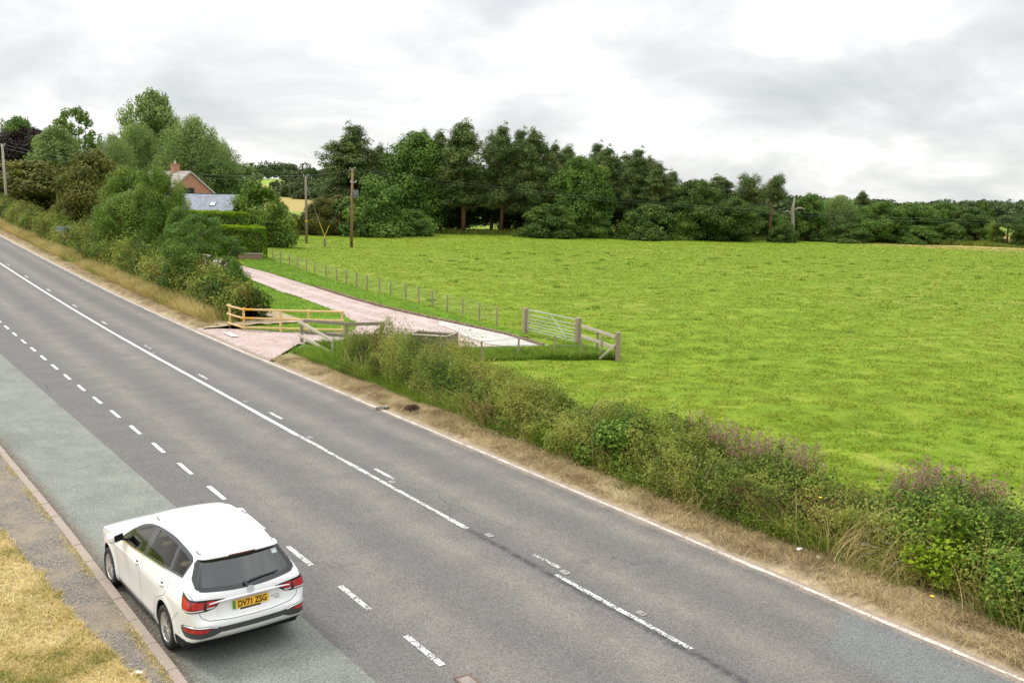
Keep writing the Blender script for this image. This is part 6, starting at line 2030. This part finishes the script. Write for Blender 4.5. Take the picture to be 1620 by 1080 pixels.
WIRECL = simple('line_wire', (.13, .16, .13), .6)
z1 = 10.95; z2 = 8.2; z3 = 8.98
span((-58.5, 109.96, z1), (-25.7, 117.2, z2), 1.2, 'upper wire slung from the left pole across to the plain grey pole')
span((-58.5, 109.66, z1 - .35), (-25.7, 116.9, z2 - .35), 1.3, 'lower wire slung from the left pole across to the plain grey pole')
span((-25.2, 117.2, z2), (-18.9, 111.1, z3 - .1), .1, 'short wire joining the plain grey pole and the transformer pole')
span((-18.5, 111.1, z3), (118, 86, 8.3), 3.9, 'long wire running right from the transformer pole in front of the tree row', 48, .008)
span((-18.5, 111.4, z3 - .3), (118, 86.4, 8.0), 3.9, 'long lower wire running right from the transformer pole in front of the tree row', 48, .006)
span((-95, 80, 12.5), (-58.5, 109.96, z1), 1.0, 'wire leaving the photo at the left from the left pole')

# roadside sign seen against the hedge
sb = W3(-36.21, 76.71)
o = empty('road_sign', sb, math.atan2(-36.2, -76.7) * 0 + R(22), label='small grey-green name sign on one post in the dry grass, far left verge', cat='sign')
mb = MB(); mb.tube([(0, 0, -.1), (.02, 0, 2.12)], .045, 8); mb.build('post', simple('sign_post_grey', (.40, .39, .36), .6, .15, 6), o)
mb = MB(); mb.box((.02, -.06, 1.93), (1.05, .03, .34), None, .01); pn = mb.build('panel', simple('sign_panel', (.20, .25, .23), .6, .3, 6), o)
mb = MB(); mb.box((.02, -.078, 2.08), (1.07, .02, .04)); mb.box((.02, -.078, 1.78), (1.07, .02, .03)); mb.build('panel_edge', simple('sign_edge', (.42, .46, .44), .5), pn)

# dead bare trunk in the tree row
b = W3(43.6, 150.5, -.2)
o = empty('dead_tree', b, 0, label='dead bare pale trunk with one broken side limb in the tree row', cat='tree')
mb = MB()
mb.tube([(0, 0, 0), (.1, 0, 3), (-.1, 0, 5.2), (.15, 0, 7.0)], [.34, .28, .22, .08], 9); mb.build('trunk', PALEBARK, o, True)
mb = MB(); mb.tube([(0, 0, 5.0), (.9, 0, 5.4), (1.9, 0, 5.25)], [.22, .16, .05], 7)
mb.tube([(0, 0, 4.4), (-.9, .2, 4.9), (-1.6, .2, 4.7)], [.12, .08, .03], 6)
mb.build('broken_limb', PALEBARK, o, True)

# ================================================================== SMALL THINGS ON THE ROAD
STUDB = simple('stud_casting', (.30, .27, .24), .7, .3, 40)
STUDR = simple('stud_rubber', (.42, .41, .39), .6, .2, 40)
LBL = ['road stud farthest up the hill between the centre line and its dashes', 'road stud second from the far end beside the unbroken centre line', 'road stud beside the centre line level with the brown clump on the verge',
       'road stud just past the long dash beside the centre line', 'whitish road stud lying in the dark seam where the line is worn away', 'road stud at the near end of the flaking dash', 'rusty road stud beside the nearest stretch of centre line']
for i, (s_, t_) in enumerate([(38.5, 9.79), (28.23, 9.84), (23.17, 9.80), (18.55, 9.80), (14.55, 9.79), (12.34, 9.90), (10.39, 9.90)]):
    p = P3(s_, t_, .006)
    o = empty('road_stud', p, math.atan2(.818, -.575), label=LBL[i], cat='road stud', group='road studs along the centre line')
    mb = MB(); mb.box((0, 0, .004), (.18, .12, .010), None, .005); mb.build('casting', STUDB if i == 6 else STUDR, o)
    mb = MB(); mb.box((0, 0, .018), (.09, .07, .018), None, .007); mb.build('insert', STUDB, o)
p = P3(10.1, 6.47, .005)
o = empty('drain_cover', p, math.atan2(.818, -.575), label='small rusty iron cover set in the road at the lower edge of the photo', cat='drain cover')
mb = MB()
for a, b_, c_, d_ in ((0, .11, .30, .03), (0, -.11, .30, .03), (.135, 0, .03, .19), (-.135, 0, .03, .19)): mb.box((a, b_, .004), (c_, d_, .014))
mb.build('frame', simple('rusty_iron', (.16, .10, .075), .8, .4, 20), o)
mb = MB(); mb.box((0, 0, .0), (.24, .19, .010)); mb.build('lid', simple('worn_iron', (.26, .22, .19), .7, .3, 20), o)

# a scrap of black and white plastic and a brown clump of dead plants at the road edge
p = P3(25.2, 12.98, .01)
rr = random.Random(4)
V = []; F = []
for i in range(9):
    for j in range(5):
        V.append((i * .055 - .22, j * .04 - .08 + .03 * math.sin(i), .015 + .035 * abs(math.sin(i * 1.7 + j)) + rr.uniform(0, .015)))
for i in range(8):
    for j in range(4): F.append((i * 5 + j, (i + 1) * 5 + j, (i + 1) * 5 + j + 1, i * 5 + j + 1))
me = bpy.data.meshes.new('plastic_scrap'); me.from_pydata(V, [], F); me.update()
o = empty('plastic_scrap', p, R(30), label='crumpled scrap of black plastic on the road edge by the verge', cat='litter')
link('black_sheet', me, simple('black_plastic', (.02, .025, .028), .3), o)
mb = MB(); mb.box((.14, .0, .065), (.14, .07, .012), Matrix.Rotation(R(20), 3, 'Z')); mb.build('pale_strip', simple('pale_plastic', (.5, .56, .55), .4), o)
for (ds, dt, nm, lb, col) in ((24.25, 13.42, 'dead_plant_clump', 'dark brown clump of uprooted dead plants on the verge edge', [(.05, .032, .025), (.11, .07, .05), (.19, .13, .09)]),):
    rng = np.random.default_rng(9)
    c0 = np.array(P3(ds, dt, .15)); parts = []
    for k in range(7):
        P_, D_ = cloud_points(c0 + np.array([rng.uniform(-.22, .22), rng.uniform(-.14, .14), rng.uniform(-.03, .06)]), np.array([.14, .13, .11]), 220, rng, .6)
        parts.append(leaf_quads(P_, D_, .06, rng, .35))
    link(nm, leaf_mesh(nm, parts), leafmat('dead_plant', col, .05), label=lb, cat='dead plants')
SCR = simple('paper_scrap', (.72, .72, .70), .7)
for i, (s_, t_, dz, lb) in enumerate([(12.45, 2.78, .135, 'flat pale scrap of paper on the footway beside the car'), (10.6, 14.0, .16, 'white scrap in the straw of the near verge, left one'), (10.15, 13.95, .16, 'white scrap in the straw of the near verge, right one')]):
    p = P3(s_, t_, dz)
    V = [(-.07, -.03, 0), (.01, -.035, .012), (.08, -.02, .004), (.075, .03, .01), (.0, .035, .02), (-.06, .03, .006)]
    mb = MB(); mb.add([Vector(v) for v in V] + [Vector(v) - Vector((0, 0, .003)) for v in V], [(0, 1, 4, 5), (1, 2, 3, 4), (11, 10, 7, 6), (10, 9, 8, 7)] + [(k, k + 6, (k + 1) % 6 + 6, (k + 1) % 6) for k in range(6)])
    o = mb.build('paper_scrap', SCR, label=lb, cat='litter'); o.location = p; o.rotation_euler = (0, 0, .7 * i)


# ================================================================== PLANTS IN THE NEAR HEDGE
def shrub(name, s, t, w, h, n, size, leaf, label, seed, cat='shrub', aspect=.75, deep=None, lobes=12):
    rng = np.random.default_rng(seed); b = P3(s, t, 0)
    o = empty(name, b, 0, label=label, cat=cat)
    parts = []; mb = MB()
    for k in range(lobes):
        a = rng.uniform(0, 6.28); q = rng.uniform(.1, .75) * w / 2
        zc = h * rng.uniform(.3, .85) * (1 - .35 * q / (w / 2))
        c = np.array([math.cos(a) * q, math.sin(a) * q, zc]); r = np.array([w, w, h]) * rng.uniform(.16, .25)
        m = n // lobes
        P, D = cloud_points(c, r, m, rng, .6)
        P = P[P[:, 2] > .03]; D = D[:len(P)]
        parts.append(leaf_quads(P, D + np.array([0, 0, .8]), size, rng, aspect, np.clip(rng.normal(rng.uniform(.2, .8), .12, len(P)), 0, 1), .55))
        mb.tube([(0, 0, 0), tuple(c * np.array([.5, .5, .6])), tuple(c + np.array([0, 0, r[2] * .6]))], [.02, .014, .005], 4, False)
    link('foliage', leaf_mesh('foliage', parts), leaf, o)
    mb.build('stems', TWIG, o)
    return o


shrub('bramble_bush', 16.55, 14.62, 2.3, 1.75, 9000, .09, L_BRAM, 'vivid green leafy bramble bulging from the near hedge above the road', 21, 'bramble')
shrub('sapling', 8.15, 14.65, 1.5, 1.6, 3000, .085, L_LIME, 'lime-green sapling in the near hedge at the lower right', 22, 'sapling', .7)
shrub('bramble_bush', 6.6, 14.7, 1.9, 1.3, 7000, .07, L_BRAM, 'dark green bramble at the right edge of the near hedge', 23, 'bramble')
shrub('thorn_bush', 29.8, 14.9, 2.2, 1.25, 6500, .055, L_HAW, 'low thorn bush in the near hedge beside the open timber pen', 24, 'shrub', .6)


def willowherb(s0, s1, t0, t1, n, h, label, seed):
    rng = np.random.default_rng(seed); b = P3((s0 + s1) / 2, (t0 + t1) / 2, 0)
    o = empty('willowherb_patch', b, 0, label=label, cat='wildflowers', group='pink willowherb growing through the near hedge')
    mb = MB(); lf = []; fl = []
    for i in range(n):
        s = rng.uniform(s0, s1); t = rng.uniform(t0, t1); p = P3(s, t, 0) - b
        hh = h * rng.uniform(.75, 1.08); lx, ly = rng.normal(0, .07, 2)
        tip = Vector((p.x + lx * hh, p.y + ly * hh, p.z + hh))
        mb.tube([p, p.lerp(tip, .5) + Vector((0, 0, .02)), tip], [.006, .005, .002], 3, False)
        m = 46; u = rng.uniform(.25, .97, m); a = rng.uniform(0, 6.28, m)
        d = np.stack([np.cos(a), np.sin(a), np.full(m, .3)], -1)
        P = np.array(p)[None] + (np.array(tip) - np.array(p))[None] * u[:, None] + d * .045
        lf.append(leaf_quads(P, np.cross(d, rng.normal(0, 1, (m, 3))), .085, rng, .22, None, .3))
        m = 22; u = rng.uniform(.80, 1.0, m); a = rng.uniform(0, 6.28, m); rd = .045 * (1.12 - u)[:, None] * 4
        d = np.stack([np.cos(a), np.sin(a), np.full(m, .2)], -1)
        P = np.array(p)[None] + (np.array(tip) - np.array(p))[None] * u[:, None] + d * rd
        fl.append(leaf_quads(P, d, .026, rng, .8, None, .6))
    mb.build('stems', simple('willowherb_stem', (.22, .10, .06), .7), o)
    link('leaves', leaf_mesh('leaves', lf), L_HERB, o)
    link('flowers', leaf_mesh('flowers', fl), L_PINK, o)


willowherb(11.6, 15.2, 15.35, 16.1, 210, 1.54, 'long band of pink willowherb along the hedge top, middle of the near hedge', 31)
willowherb(8.0, 10.1, 15.6, 16.6, 190, 1.68, 'tall pink willowherb clump rising behind the lime-green sapling', 32)
willowherb(5.8, 7.4, 15.8, 16.6, 70, 1.55, 'pink willowherb clump at the right edge of the photo', 33)
willowherb(22.3, 23.6, 15.3, 15.9, 20, 1.45, 'small faded willowherb clump far along the near hedge', 34)

rr = random.Random(12)
o = empty('dead_branch', P3(8.9, 14.55, .2), 0, label='bare twisted grey branch sticking out of the near hedge beside the lime sapling', cat='branch')
mb = MB()
for i in range(6):
    p = Vector((rr.uniform(-.3, .3), rr.uniform(-.3, .3), rr.uniform(.1, .5))); pts_ = [p]
    d = Vector((rr.uniform(-1, 1), rr.uniform(-1, .2), rr.uniform(-.1, .7))).normalized()
    for k in range(5):
        d = (d + Vector((rr.uniform(-.5, .5), rr.uniform(-.5, .5), rr.uniform(-.4, .5)))).normalized(); p = p + d * .15; pts_.append(p)
    mb.tube(pts_, [.016, .014, .012, .009, .007, .004], 5)
mb.build('limbs', simple('grey_twig', (.34, .30, .26), .9, .2, 9), o)
YEL = simple('yellow_petal', (.80, .60, .02), .6)
for s_, t_, z_, lb in ((10.6, 14.75, 1.05, 'single yellow flower high on the face of the near hedge'), (7.9, 14.1, .28, 'single yellow flower low at the foot of the near hedge')):
    o = empty('yellow_flower', P3(s_, t_ - .25, z_), 0, label=lb, cat='flower')
    mb = MB()
    for k in range(9):
        a = k * .7; mb.beam((0, 0, 0), (.035 * math.cos(a), .035 * math.sin(a) - .01, .018), .018, .003)
    mb.build('petals', YEL, o)
    mb = MB(); mb.tube([(0, 0, 0), (.02, .12, -.25)], .004, 4); mb.build('stem', L_HERB, o)
